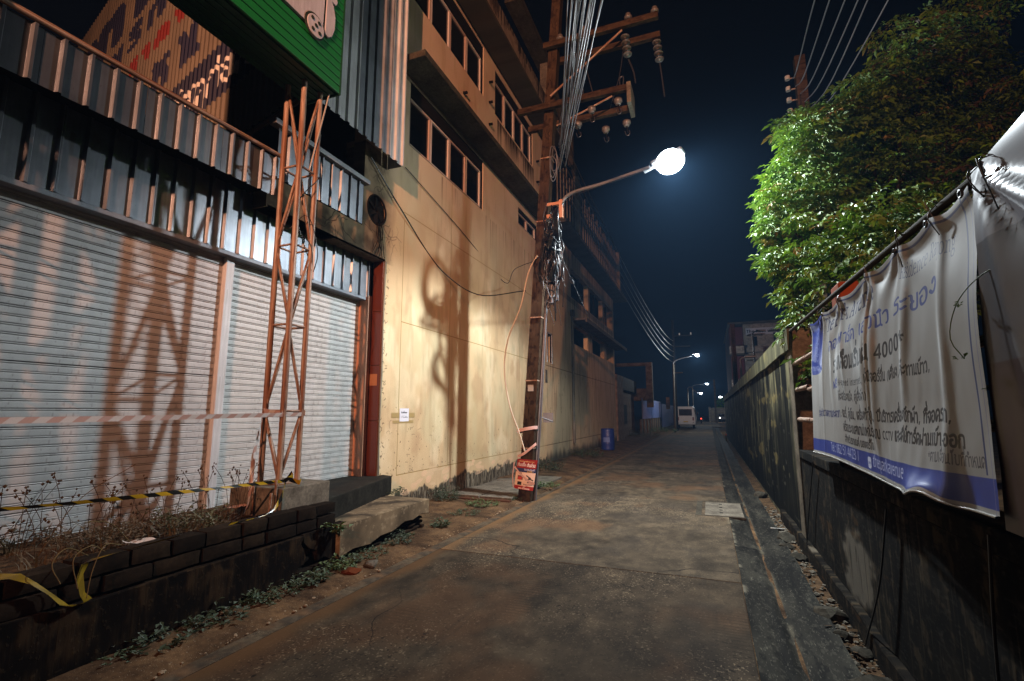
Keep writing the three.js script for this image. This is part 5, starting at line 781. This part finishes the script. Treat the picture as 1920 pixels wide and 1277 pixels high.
// ---------------------------------------------------------------- tree behind the banners
{
  const t = thing('tree', 'leafy green tree overhanging the right wall and lit by the street lamp', 'tree', [2.5, 0, -8.2]), q = rng(2024);
  part('trunk', [rod([2.6, -.1, -8.3], [2.5, 2.2, -8.2], .16, .12, 12), rod([2.5, 2.2, -8.2], [2.3, 3.6, -8.1], .12, .08, 10)], m.bark, t);
  // [x, y, z, rx, ry, rz, n]
  const B = [[2.5, 5.0, -8.8, 1.2, 1.25, 1.5, 2300], [1.45, 4.9, -8.6, .5, .55, 1.2, 1000], [1.32, 4.1, -8.2, .42, .42, .9, 720], [1.55, 5.45, -8.5, .42, .5, 1.1, 700], [1.9, 5.75, -8.5, .4, .3, 1.0, 480], [1.55, 3.3, -7.8, .5, .55, .8, 560], [1.9, 3.0, -7.1, .6, .55, .8, 480], [2.5, 6.0, -8.6, .5, .45, 1.1, 560], [2.95, 6.6, -8.6, .5, .55, 1.2, 620], [3.6, 7.1, -9.4, .9, .9, 1.1, 800], [3.5, 6.0, -9.4, 1.0, 1.1, 1.1, 900], [3.3, 4.4, -8.6, 1.2, 1.1, 1.2, 1100], [4.6, 6.8, -9.8, 1.2, 1.5, 1.2, 900], [4.6, 4.8, -9.2, 1.3, 1.5, 1.2, 900], [2.5, 3.4, -7.2, .9, .8, 1.0, 800], [3.4, 3.6, -7.2, 1.0, 1.0, 1.0, 700], [5.6, 6.0, -9.6, 1.2, 1.7, 1.2, 600], [1.2, 2.75, -7.3, .22, .3, .3, 100], [1.28, 2.2, -6.7, .16, .25, .25, 60], [1.15, 4.75, -8.1, .22, .25, .4, 110], [1.05, 3.75, -7.8, .2, .22, .35, 100], [1.4, 5.95, -8.2, .22, .2, .3, 80], [2.75, 7.1, -8.4, .28, .25, .4, 130], [1.0, 4.35, -8.2, .16, .14, .25, 60], [1.75, 6.15, -8.3, .2, .14, .3, 50], [2.3, 6.55, -8.4, .18, .14, .3, 50]];
  for (const b of B.slice(0, 16)) for (let k = 0; k < 4; k++) { const a = q() * 6.283, e = (q() - .35) * 2, r = .12 + q() * .2, c0 = Math.cos(e); const nx = b[0] + Math.cos(a) * c0 * b[3] * 1.02; if (nx > 1.25) B.push([nx, b[1] + Math.sin(e) * b[4] * 1.05, b[2] + Math.sin(a) * c0 * b[5], r * 1.5, r, r * 1.5, Math.floor(r * 260)]); }
  for (const b of B.slice(0, 17)) { const a = [2.35 + (q() - .5) * .2, 2.4 + q() * 1.2, -8.1], mid = [mix(a[0], b[0], .5) + (q() - .5) * .3, mix(a[1], b[1], .6), mix(a[2], b[2], .5)]; part('branch', tube([a, mid, [b[0], b[1] + .2, b[2]]], .022 + .01 * q(), 12, 6), m.bark, t); }
  // a sprig of five leaves
  const pos = []; const leafAt = (bx_, by, ang, L, droop) => { const dx = Math.cos(ang), dz = Math.sin(ang), w = L * .24, s = [bx_, by, 0], tip = [bx_ + dx * L, by - droop, dz * L], ml = [bx_ + dx * L * .5 - dz * w, by + .006, dz * L * .5 + dx * w], mr = [bx_ + dx * L * .5 + dz * w, by + .006, dz * L * .5 - dx * w], m0 = [bx_ + dx * L * .5, by - .002 - droop * .4, dz * L * .5]; pos.push(...s, ...ml, ...m0, ...ml, ...tip, ...m0, ...s, ...m0, ...mr, ...m0, ...tip, ...mr); };
  leafAt(0, 0, .9, .085, .02); leafAt(.03, .0, -1.0, .085, .025); leafAt(.07, .004, .7, .09, .02); leafAt(.09, .004, -.7, .085, .02); leafAt(.12, .006, 0, .1, .03);
  const lg = new THREE.BufferGeometry(); lg.setAttribute('position', new THREE.Float32BufferAttribute(pos, 3)); lg.setAttribute('uv', new THREE.Float32BufferAttribute(new Float32Array(pos.length / 3 * 2), 2)); lg.computeVertexNormals();
  let n = 0; for (const b of B) n += b[6]; n = Math.floor(n * 1.5);
  const im = new THREE.InstancedMesh(lg, new THREE.MeshPhysicalMaterial({ color: 0xffffff, roughness: .55, side: THREE.DoubleSide, transmission: .34, thickness: 0, specularIntensity: .6 }), n), M4 = new THREE.Matrix4(), Q = new THREE.Quaternion(), E = new THREE.Euler(), c = new THREE.Color(); let i = 0; const o = offset(t);
  for (const b of B) for (let k = 0; k < Math.floor(b[6] * 1.5) && i < n; k++, i++) {
    let d = new THREE.Vector3(); do d.set(q() * 2 - 1, q() * 2 - 1, q() * 2 - 1); while (d.length() > 1 || (d.length() < .55 && q() < .6));
    const f = .8 + .45 * fbm(d.x * 2.2 + b[0] * 3, d.y * 2.2 + d.z * 2 + b[1], 3); d.multiplyScalar(f);
    const x = b[0] + d.x * b[3], y = b[1] + d.y * b[4], z = b[2] + d.z * b[5]; if (b[6] > 120 && fbm(x * 1.5 + z * 1.1, y * 1.7 + z * .6, 3) < .40) continue; const out = Math.atan2(-d.z, d.x);
    Q.setFromEuler(E.set((q() - .5) * 1.3, out + (q() - .5) * 1.8, -.35 + (q() - .5) * 1.1, 'YXZ')); const s = .6 + q() * q() * 1.0;
    M4.compose(new THREE.Vector3(x - o[0], y - o[1], z - o[2]), Q, new THREE.Vector3(s, s, s)); im.setMatrixAt(i, M4);
    const h = q(); c.setRGB(.06 + .085 * h, .125 + .125 * h, .010 + .012 * q()); if (q() < .05) c.setRGB(.2, .15, .03); if (x > 2.6 && q() < .15) c.setRGB(.08, .05, .02); im.setColorAt(i, c);  // browner leaves on the right have faint orange light put into their colour
  }
  im.count = i; im.name = 'crown'; im.userData.kind = 'stuff'; im.castShadow = im.receiveShadow = true; t.add(im);
}
solo('vine', 'thin green vine creeping over the right edge of the banner', 'vine', merge([tube([[1.0, 2.05, -2.0], [.95, 2.1, -2.2], [.9, 2.02, -2.33], [.88, 1.88, -2.38], [.9, 1.8, -2.34]], .0025, 20, 4), weedGeo(601, 2, .015, .03, .02).translate(.89, 2.0, -2.33), weedGeo(602, 2, .015, .03, .02).translate(.89, 1.8, -2.35), weedGeo(603, 3, .02, .04, .025).translate(.94, 1.68, -2.27)]), GREENS[1]);

// brown pole beyond the tree
{
  const t = thing('utility_pole', 'brown square concrete pole top rising behind the tree on the right', 'utility pole', [2.14, 0, -11]);
  part('shaft', bx(2.04, -.1, -10.9, 2.24, 8.98, -11.1, .015), m.pole, t);
  for (const y of [8.55, 8.3, 8.05, 7.8]) { part('bracket', rod([1.86, y, -11], [2.06, y, -11], .016), m.rust, t); part('insulator', new THREE.CylinderGeometry(.05, .05, .08, 12).translate(1.9, y + .02, -11), m.porcelain, t); }
}
// ---------------------------------------------------------------- building beyond the yellow one
{
  const t = thing('old_building', 'grimy two storey building with narrow openings and thin concrete awnings beyond pole', 'building', [W, 0, -21]);
  const tx = canvasTex(2048, 1024, (g, w, h) => {
    const X = (u) => (u - 14.5) / 13.5 * w, Y = (y) => h - y / 11 * h, q = rng(12); g.strokeStyle = 'rgba(80,62,40,.7)'; g.lineWidth = 2; g.beginPath(); g.moveTo(0, Y(.6)); g.lineTo(w, Y(.62)); g.moveTo(0, Y(3.1)); g.lineTo(w, Y(3.1)); g.stroke();
    for (let i = 0; i < 340; i++) { const u = 15 + q() * 13, y0 = q() > .5 ? 6 : 8, L = .3 + q() * 1.6; const gr = g.createLinearGradient(0, Y(y0), 0, Y(y0 - L)); gr.addColorStop(0, 'rgba(20,18,16,.55)'); gr.addColorStop(1, 'rgba(20,18,16,0)'); g.fillStyle = gr; g.fillRect(X(u), Y(y0), 2 + q() * 6, L / 11 * h); }
    for (let i = 0; i < 120; i++) { g.fillStyle = `rgba(40,30,22,${.3 + .4 * q()})`; g.beginPath(); g.ellipse(X(15 + q() * 12.6), Y(.6 + q() * 2.6), 1 + q() * 2, 2 + q() * 5, 0, 0, 7); g.fill(); }
  }, (u, v) => { const z = u * 13.5, y = v * 11; let c = mix3([186, 160, 126], [214, 190, 152], fbm(z * .8, y * .8, 4)); c = mix3(c, [120, 122, 110], ss(.5, .75, fbm(z * .6 + 3, y * .4, 4)) * .5); c = mix3(c, [110, 86, 64], ss(.55, .8, fbm(z * 9, y, 3)) * .35); if (y < .7) c = mix3(c, [58, 52, 44], ss(.45, .1, y + .25 * (fbm(z * 4, 3, 3) - .5)) * .75); if (y > 5.8) c = mix3(c, [110, 98, 84], .5); return c; });
  const mt = MT(tx, .9, { bumpMap: tx, bumpScale: .006 }), uvw = (g) => wallUV(g, 14.5, 28, 0, 11);
  part('wall', uvw(plate([[15.01, -.1], [27.62, -.1], [27.62, 8], [15.01, 8]], [rect(15.12, 3.22, 15.6, 4.15), rect(18.6, 4.25, 21.1, 5.02), rect(21.95, 4.25, 24.7, 5.02), rect(25.3, 4.25, 27.35, 5.02), rect(18.3, 6.05, 21.3, 7.2), rect(21.6, 6.05, 24.5, 7.2), rect(24.8, 6.05, 27.3, 7.2)], W - .2, .2)), mt, t);
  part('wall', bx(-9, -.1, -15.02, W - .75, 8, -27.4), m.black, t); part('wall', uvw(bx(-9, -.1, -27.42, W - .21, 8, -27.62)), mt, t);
  for (const z of [-20, -23, -26]) part('mullion', bx(W - .1, 6.06, z, W - .16, 7.19, z - .05), m.dark, t);
  
  part('awning', bx(W + .002, 5.1, -18.25, W + .62, 5.18, -28.2, .01), m.conc, t); part('awning_fascia', bx(W + .56, 5.02, -18.25, W + .622, 5.1, -28.2, .005), m.conc, t);
  part('roof_slab', bx(W - 4, 7.9, -15.32, W + .7, 8.02, -28.4, .01), m.concDark, t);
  part('window_frame', [bx(W - .05, 3.2, -15.08, W + .02, 4.2, -15.14), bx(W - .05, 4.15, -15.1, W + .02, 4.2, -15.66), bx(W - .05, 3.2, -15.6, W + .02, 4.2, -15.66)], m.porcelain, t); part('pane', bx(W - .09, 3.22, -15.14, W - .1, 4.15, -15.6), m.glass, t);
  part('downpipe', rod([W + .06, .5, -18.2], [W + .06, 5.3, -18.2], .05, .05, 10), m.conc, t); part('pipe_head', bx(W + .002, 5.25, -18.1, W + .14, 5.5, -18.3, .01), m.concDark, t);
  part('sill_plate', bx(W + .002, 2.55, -14.9, W + .02, 2.95, -15.1), m.conc, t);
  const tr = part('trellis', bx(W - .3, 8.03, -15.4, W - .34, 10.3, -28), m.dark, t);
  for (let z = -15.6; z > -28; z -= .42) part('bar', bx(W + .3, 8.03, z, W + .26, 10.4 + ((z * 13) % 1 > -.5 ? .2 : 0), z - .05), m.conc, tr);
  part('end_post', bx(W + .22, 8.03, -27.7, W + .42, 10.7, -27.9), m.concPale, t); part('end_post', bx(W + .22, 8.03, -18.2, W + .42, 10.9, -18.4), m.conc, t);
}
// rooftop frame over the yellow building
{ const t = thing('rooftop_frame', 'dim concrete frame and awning standing on the roof edge of yellow building', 'roof structure', [-5, 11.3, -14]); part('post', bx(-4.6, 11.1, -14.2, -4.35, 13.2, -14.5), m.conc, t); part('post', bx(-4.6, 11.1, -17.6, -4.4, 12.6, -17.8), m.concDark, t); part('beam', bx(-4.75, 13.0, -11.5, -4.3, 13.25, -15.2), m.concDark, t); part('slope_beam', rod([-4.5, 13.2, -15], [-4.5, 10.6, -19], .12, .12, 6), m.concDark, t); part('panel', bx(-4.9, 12.2, -12.2, -4.95, 13, -14), m.dark, t); }
solo('notice_plate', 'small grey plate on a bracket beside the pole against the wall', 'sign', merge([bx(-2.93, 1.42, -9.05, -2.74, 1.6, -9.07), rod([-3.0, 1.53, -9.02], [-2.74, 1.44, -9.02], .01)]), m.galv);
{
  const t = thing('barrel', 'blue plastic barrel standing at the building corner down the street', 'barrel', [-4.11, 0, -21.63]); const blue = M('#1d2c66', .45);
  part('body', new THREE.LatheGeometry([[0, 0], [.26, 0], [.285, .04], [.275, .08], [.285, .27], [.298, .29], [.285, .31], [.285, .58], [.298, .6], [.285, .62], [.275, .82], [.285, .86], [.26, .9], [.24, .88], [.23, .8], [.23, .3], [0, .28]].map((a) => new THREE.Vector2(...a)), 32).translate(-4.11, .02, -21.63), blue, t);
  part('worn_mark', new THREE.CylinderGeometry(.29, .29, .2, 16, 1, true, -.5, 1).translate(-4.11, .47, -21.63), M('#56628e', .6), t); part('rim', new THREE.TorusGeometry(.262, .018, 8, 32).rotateX(Math.PI / 2).translate(-4.11, .915, -21.63), blue, t);
}
// gatehouse, low wall, blue fence, white pylon
{
  const t = thing('gatehouse', 'small flat roofed outbuilding with a pale end pillar past the old building', 'building', [-5.2, 0, -33]); const pale = MT(concTex, .9, { color: new THREE.Color(1.4, 1.25, 1.25) });
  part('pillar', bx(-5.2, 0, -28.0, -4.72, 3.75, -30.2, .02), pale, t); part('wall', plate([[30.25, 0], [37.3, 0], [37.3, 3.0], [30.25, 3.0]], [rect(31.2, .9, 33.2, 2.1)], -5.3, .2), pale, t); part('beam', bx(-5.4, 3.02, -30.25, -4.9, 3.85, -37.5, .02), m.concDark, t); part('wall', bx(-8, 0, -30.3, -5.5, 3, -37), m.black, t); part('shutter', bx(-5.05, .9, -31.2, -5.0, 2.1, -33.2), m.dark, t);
}
{ const t = thing('post_and_lintel', 'white concrete post and lintel frame rising behind the blue fence', 'frame', [-4.4, 0, -38.5]); part('post', bx(-4.28, 2.0, -38.2, -3.82, 5.35, -38.7, .03), m.concPale, t); part('lintel', bx(-9, 5.1, -38.3, -4.3, 5.35, -38.6, .02), m.concPale, t); part('wall', bx(-6.0, 2.5, -38.3, -4.28, 3.4, -38.6, .02), m.concPale, t); part('cable', tube([[-4.5, 2.6, -38.15], [-4.2, 3.0, -38.15], [-4.0, 2.6, -38.15]], .015, 12, 4), m.cable, t); }
{
  const t = thing('metal_fence', 'blue grey corrugated metal fence on a low stained wall down the street', 'fence', [-4.6, 0, -54]); const bl = M('#6f80b4', .5);
  sheets('metal_sheet', [-4.6, -37.6], [-4.6, -52.4], [1, 0], 1.15, 2.68, .4, .14, .06, bl, t, 1.6); sheets('metal_sheet', [-4.5, -52.5], [-4.2, -74], [1, 0], .1, 2.5, .4, .14, .06, M('#44547c', .5), t, 2.4);
  part('low_wall', bx(-4.75, 0, -37.5, -4.62, 1.14, -52.4, .01), m.conc, t); for (let z = -38.5; z > -52; z -= 2) part('pier', bx(-4.6, 0, z, -4.5, 1.12, z - .25, .01), m.concPale, t);
}
// parked van seen from behind
{
  const t = thing('van', 'white passenger van parked on the left down the street seen from behind', 'van', [-2.35, 0, -58]); const wh = M('#b9b8b6', .35), dk = M('#0d0d10', .12), rb = M('#141414', .8);
  const s = new THREE.Shape([[-.92, .38], [.92, .38], [.94, 1.15], [.8, 2.12], [.7, 2.2], [-.7, 2.2], [-.8, 2.12], [-.94, 1.15]].map((a) => new THREE.Vector2(...a)));
  part('body', metres(new THREE.ExtrudeGeometry(s, { depth: 4.6, bevelEnabled: true, bevelSize: .05, bevelThickness: .08, bevelSegments: 3 }).translate(-2.35, .02, -60.6)), wh, t);
  part('rear_window', bx(-3.0, 1.3, -55.93, -1.7, 1.98, -55.9, .01), dk, t); part('side_window', bx(-1.42, 1.3, -56.4, -1.395, 1.95, -60.2, .01), dk, t); part('bumper', new RoundedBoxGeometry(1.86, .26, .2, 3, .06).translate(-2.35, .5, -55.85), wh, t); part('number_plate', bx(-2.58, .62, -55.745, -2.12, .74, -55.74), M('#b8963a', .5), t);
  for (const x of [-3.1, -1.6]) { part('tail_lamp', bx(x - .08, .8, -55.9, x + .08, 1.15, -55.88, .01), M('#5a1412', .3), t); part('reflector', bx(x - .05, .56, -55.745, x + .05, .62, -55.74), M('#3a1010', .3), t); const w = part('wheel', new THREE.CylinderGeometry(.33, .33, .22, 24).rotateZ(Math.PI / 2).translate(x, .33, -56.6), rb, t); part('rim', new THREE.CylinderGeometry(.18, .18, .23, 16).rotateZ(Math.PI / 2).translate(x, .33, -56.6), m.galv, w); }
  part('mirror', bx(-1.3, 1.4, -59.6, -1.15, 1.65, -59.7, .03), dk, t);
}
// street lamps down the street
function farLamp(label, x, z, h, reach, I, poleH, dx = 1, scale = 1) {
  const t = thing('street_lamp', label, 'street lamp', [x, 0, z]), p = new THREE.Vector3(x + reach * dx, h, z);
  part('post', rod([x, 0, z], [x + .1, poleH, z], .11, .07, 10), m.conc, t); part('arm', tube([[x + .1, poleH - .5, z], [x + .1, poleH + .05, z], [x + .35 * dx, poleH + .3, z], [x + (reach - .4) * dx, h + .02, z]], .05, 20, 8), m.galv, t);
  const e = new THREE.MeshStandardMaterial({ color: 0xffffff, emissive: WHITE.clone(), emissiveIntensity: 14 }); part('lamp_bulb', new THREE.SphereGeometry(1, 16, 10).scale(.16 * scale, .09 * scale, .13 * scale).translate(p.x, p.y, p.z), e, t); part('housing', new RoundedBoxGeometry(.6, .1, .3, 2, .04).translate(p.x - .12 * dx, p.y + .16, p.z), m.galv, t);
  bulbLight(p, WHITE, I, 5).name = 'street_lamp_light'; return t;
}
const fl = farLamp('lit street lamp on curved arm of the thin pole before the van', -2.73, -44, 6.32, 2.05, 75, 5.7);
part('small_crossarm', bx(-2.7, 4.9, -44, -1.9, 4.98, -44.1), m.conc, fl); part('meter_box', bx(-3.35, 1.9, -43.9, -3.05, 2.9, -44.0, .02), m.concPale, fl);
farLamp('second lit street lamp further down street above the van', -2.6, -70, 4.1, 1.7, 26, 4.7, 1, 1.1);
farLamp('distant lit street lamp over the middle of the street', -2.6, -92, 6.5, 2.5, 60, 6.0, 1, 1.5);
farLamp('distant lit lamp at the right end of the street', 2.6, -97, 4.4, .6, 90, 4.2, -1, 1.7);
{ // dark power pole behind the far lamp, and one on the right
  const t = thing('utility_pole', 'tall dark utility pole with short crossarms behind the far street lamp', 'utility pole', [-2.77, 0, -48]); part('shaft', bx(-2.88, -.1, -47.9, -2.66, 10.2, -48.1, .02), m.dark, t); part('crossarm', bx(-2.8, 8.6, -47.8, -1.1, 8.7, -47.88), m.dark, t); part('crossarm', bx(-2.8, 7.6, -47.8, -1.3, 7.7, -47.88), m.dark, t); for (const x of [-1.2, -2.2]) part('insulator', new THREE.CylinderGeometry(.06, .06, .2, 10).translate(x, 8.8, -47.85), m.porcelain, t);
  const u = thing('utility_pole', 'dark brown pole standing behind the tall wall on right', 'utility pole', [1.36, 0, -28]); part('shaft', bx(1.24, -.1, -27.9, 1.46, 6.2, -28.15, .02), m.pole, u); part('cable', tube([[1.24, 6.1, -27.88], [1.3, 4, -27.87], [1.22, 2, -27.87]], .02, 12, 5), m.cable, u);
  const v = thing('utility_pole', 'pale pole at the bright end of the street', 'utility pole', [1.0, 0, -88]); part('shaft', bx(.85, 0, -88, 1.15, 7, -88.3, .02), m.concPale, v); part('cable', tube([[.85, 6.2, -88], [-1, 5.8, -88], [-2.5, 6.1, -91]], .03, 12, 5), m.cable, v);
}
{ // unlit lamps showing above the right wall
  for (const [x, y, z, l] of [[2.95, 6.9, -36, 'tall unlit street lamp above the right wall before the apartment building'], [1.75, 4.6, -30, 'short unlit curved lamp just above the tall right wall']]) { const t = thing('street_lamp', l, 'street lamp', [x, 0, z]); part('post', rod([x, 0, z], [x, y - .3, z], .06, .05, 10), m.galv, t); part('arm', tube([[x, y - .35, z], [x, y - .1, z], [x + .1, y, z], [x + .3, y + .03, z]], .04, 14, 8), m.galv, t); part('housing', new RoundedBoxGeometry(.55, .12, .26, 3, .05).translate(x + .5, y + .05, z), m.galv, t); }
}
{ // apartment building
  const t = thing('apartment_building', 'white four storey apartment building with a name sign above the right wall', 'building', [5, 0, -56]); const wl = MT(concTex, .9, { color: new THREE.Color(1.35, 1.3, 1.42) }), rd = M('#4a2420', .9);
  part('wall', bx(3.45, 0, -52, 7.4, 10.05, -66, .02), wl, t); part('wall', bx(2.25, 0, -52.6, 3.43, 9.9, -66, .02), rd, t); part('roof', bx(2.1, 10.07, -51.7, 7.6, 10.25, -66.2, .02), m.concDark, t);
  for (const y of [1.2, 4.0, 7.2]) { part('balcony', bx(2.12, y, -51.4, 3.4, y + .7, -52.5, .02), wl, t); part('balcony_slab', bx(2.05, y - .16, -51.35, 3.42, y - .02, -52.55, .02), m.concDark, t); }
  for (const [x, y] of [[4.2, 7.9], [4.2, 4.8], [6.0, 8.2], [6.0, 5.1]]) { const w = part('window', bx(x, y, -51.96, x + .4, y + .9, -51.995), m.dark, t); part('pane', bx(x + .04, y + .04, -51.95, x + .36, y + .86, -51.957), m.glass, w); part('hood', bx(x - .45, y + .98, -51.6, x + .85, y + 1.06, -51.998), m.concDark, t); }
  part('ledge', bx(3.6, 7.25, -51.3, 5.0, 7.7, -51.998, .02), wl, t); part('ledge', bx(3.6, 6.5, -51.4, 5.1, 6.6, -51.998, .02), m.conc, t);
  const tx = canvasTex(512, 96, (g, w, h) => { g.fillStyle = '#99959d'; g.fillRect(0, 0, w, h); g.fillStyle = '#141218'; g.font = 'bold 58px sans-serif'; g.fillText('The Root village', 10, 66, w - 20); }, null);
  part('name_sign', new THREE.PlaneGeometry(3.5, .66).translate(5.4, 9.3, -51.985), MT(tx, .8), t);
}
{ // lit wall, bush, car and motorbike at the end of the street
  const t = thing('end_wall', 'bright white wall lit by the lamp at the far end of the street', 'wall', [2, 0, -102]); part('panel', bx(.3, 0, -101, 8, 2.4, -101.3, .02), m.concPale, t); part('cap', bx(.55, 2.4, -100.95, 8, 2.55, -101.35, .02), m.concPale, t); part('gate_post', bx(-.1, 0, -100.9, .28, 2.7, -101.4, .03), m.concPale, t);
  const b = new THREE.Group(); const bush = thing('bush', 'bright green rounded bush above the lit wall at street end', 'bush', [2.4, 0, -104]); const q = rng(9), L = []; for (let i = 0; i < 900; i++) { const d = new THREE.Vector3(q() - .5, q() - .5, q() - .5).normalize().multiplyScalar(.75 + .3 * q()); L.push(new THREE.PlaneGeometry(.22, .12).rotateX(q() * 6).rotateY(q() * 6).translate(2.5 + d.x * 1.2, 3.1 + d.y * 1.4, -103 + d.z * 1.2)); } part('crown', L, leafM('#5c8a22'), bush); part('trunk', rod([2.5, 0, -103], [2.5, 2.6, -103], .12), m.bark, bush);
  const c = thing('car', 'car with its headlamps lit at the far end of the street', 'car', [2.2, 0, -97]); part('body', new RoundedBoxGeometry(1.75, .6, 4, 3, .15).translate(2.3, .62, -98.6), M('#2a2b30', .35), c); part('cabin', new RoundedBoxGeometry(1.5, .55, 2, 3, .2).translate(2.3, 1.15, -98.9), m.glass, c); for (const x of [1.7, 2.9]) { part('wheel', new THREE.CylinderGeometry(.32, .32, .2, 18).rotateZ(Math.PI / 2).translate(x, .32, -97.4), m.black, c); part('headlamp', new THREE.SphereGeometry(.11, 12, 8).translate(x, .72, -96.58), new THREE.MeshStandardMaterial({ color: 0xffffff, emissive: new THREE.Color(1, .95, .85), emissiveIntensity: 6 }), c); bulbLight(new THREE.Vector3(x, .72, -96.58), new THREE.Color(1, .95, .85), 3, 4).name = 'headlamp_light'; }
  const k = thing('motorbike', 'motorbike with a red tail lamp glowing far down the street', 'motorbike', [-1.2, 0, -82]); part('wheel', new THREE.TorusGeometry(.26, .06, 8, 20).rotateY(Math.PI / 2).translate(-1.2, .32, -81.6), m.black, k); part('wheel', new THREE.TorusGeometry(.26, .06, 8, 20).rotateY(Math.PI / 2).translate(-1.2, .32, -82.8), m.black, k); part('body', new RoundedBoxGeometry(.3, .45, 1.3, 3, .12).translate(-1.2, .68, -82.2), M('#5a1512', .4), k); part('seat', new RoundedBoxGeometry(.26, .12, .7, 3, .05).translate(-1.2, .95, -82), m.black, k); part('handlebar', rod([-1.5, 1.15, -82.6], [-.9, 1.15, -82.6], .025), m.dark, k); part('tail_lamp', new THREE.SphereGeometry(.09, 12, 8).translate(-1.2, .72, -81.52), new THREE.MeshStandardMaterial({ color: 0x801010, emissive: new THREE.Color(1, .06, .03), emissiveIntensity: 5 }), k);
  const r = thing('reflector_post', 'small post with an orange reflector at the right wall foot', 'post', [.85, 0, -32]); part('post', bx(.8, -.05, -32, .88, .4, -32.08, .01), m.conc, r); part('reflector_lamp', bx(.79, .3, -31.985, .89, .38, -31.98), M('#d0522a', .3), r);
}
// ---------------------------------------------------------------- sodium floodlight on a pole behind the viewer
{
  const t = thing('street_lamp', 'tall sodium floodlight on a pole behind the viewer with orange light', 'street lamp', [2.2, 0, 10.6]);
  part('post', rod([2.2, 0, 10.6], [2.2, 7.4, 10.6], .13, .08, 12), m.conc, t); part('arm', tube([[2.2, 6.9, 10.55], [2.15, 7.5, 10.5], [1.9, 7.75, 10.45], [.8, 7.85, 10.25]], .04, 20, 8), m.galv, t); part('housing', new RoundedBoxGeometry(.7, .14, .32, 3, .06).translate(SOD.x + .05, SOD.y + .17, SOD.z), m.galv, t);
  part('lamp_bulb', new THREE.SphereGeometry(1, 18, 12).scale(.2, .1, .13).translate(SOD.x, SOD.y, SOD.z), new THREE.MeshStandardMaterial({ color: 0xffffff, emissive: SODIUM.clone(), emissiveIntensity: 16 }), t);
}
renderer.render(scene, camera);
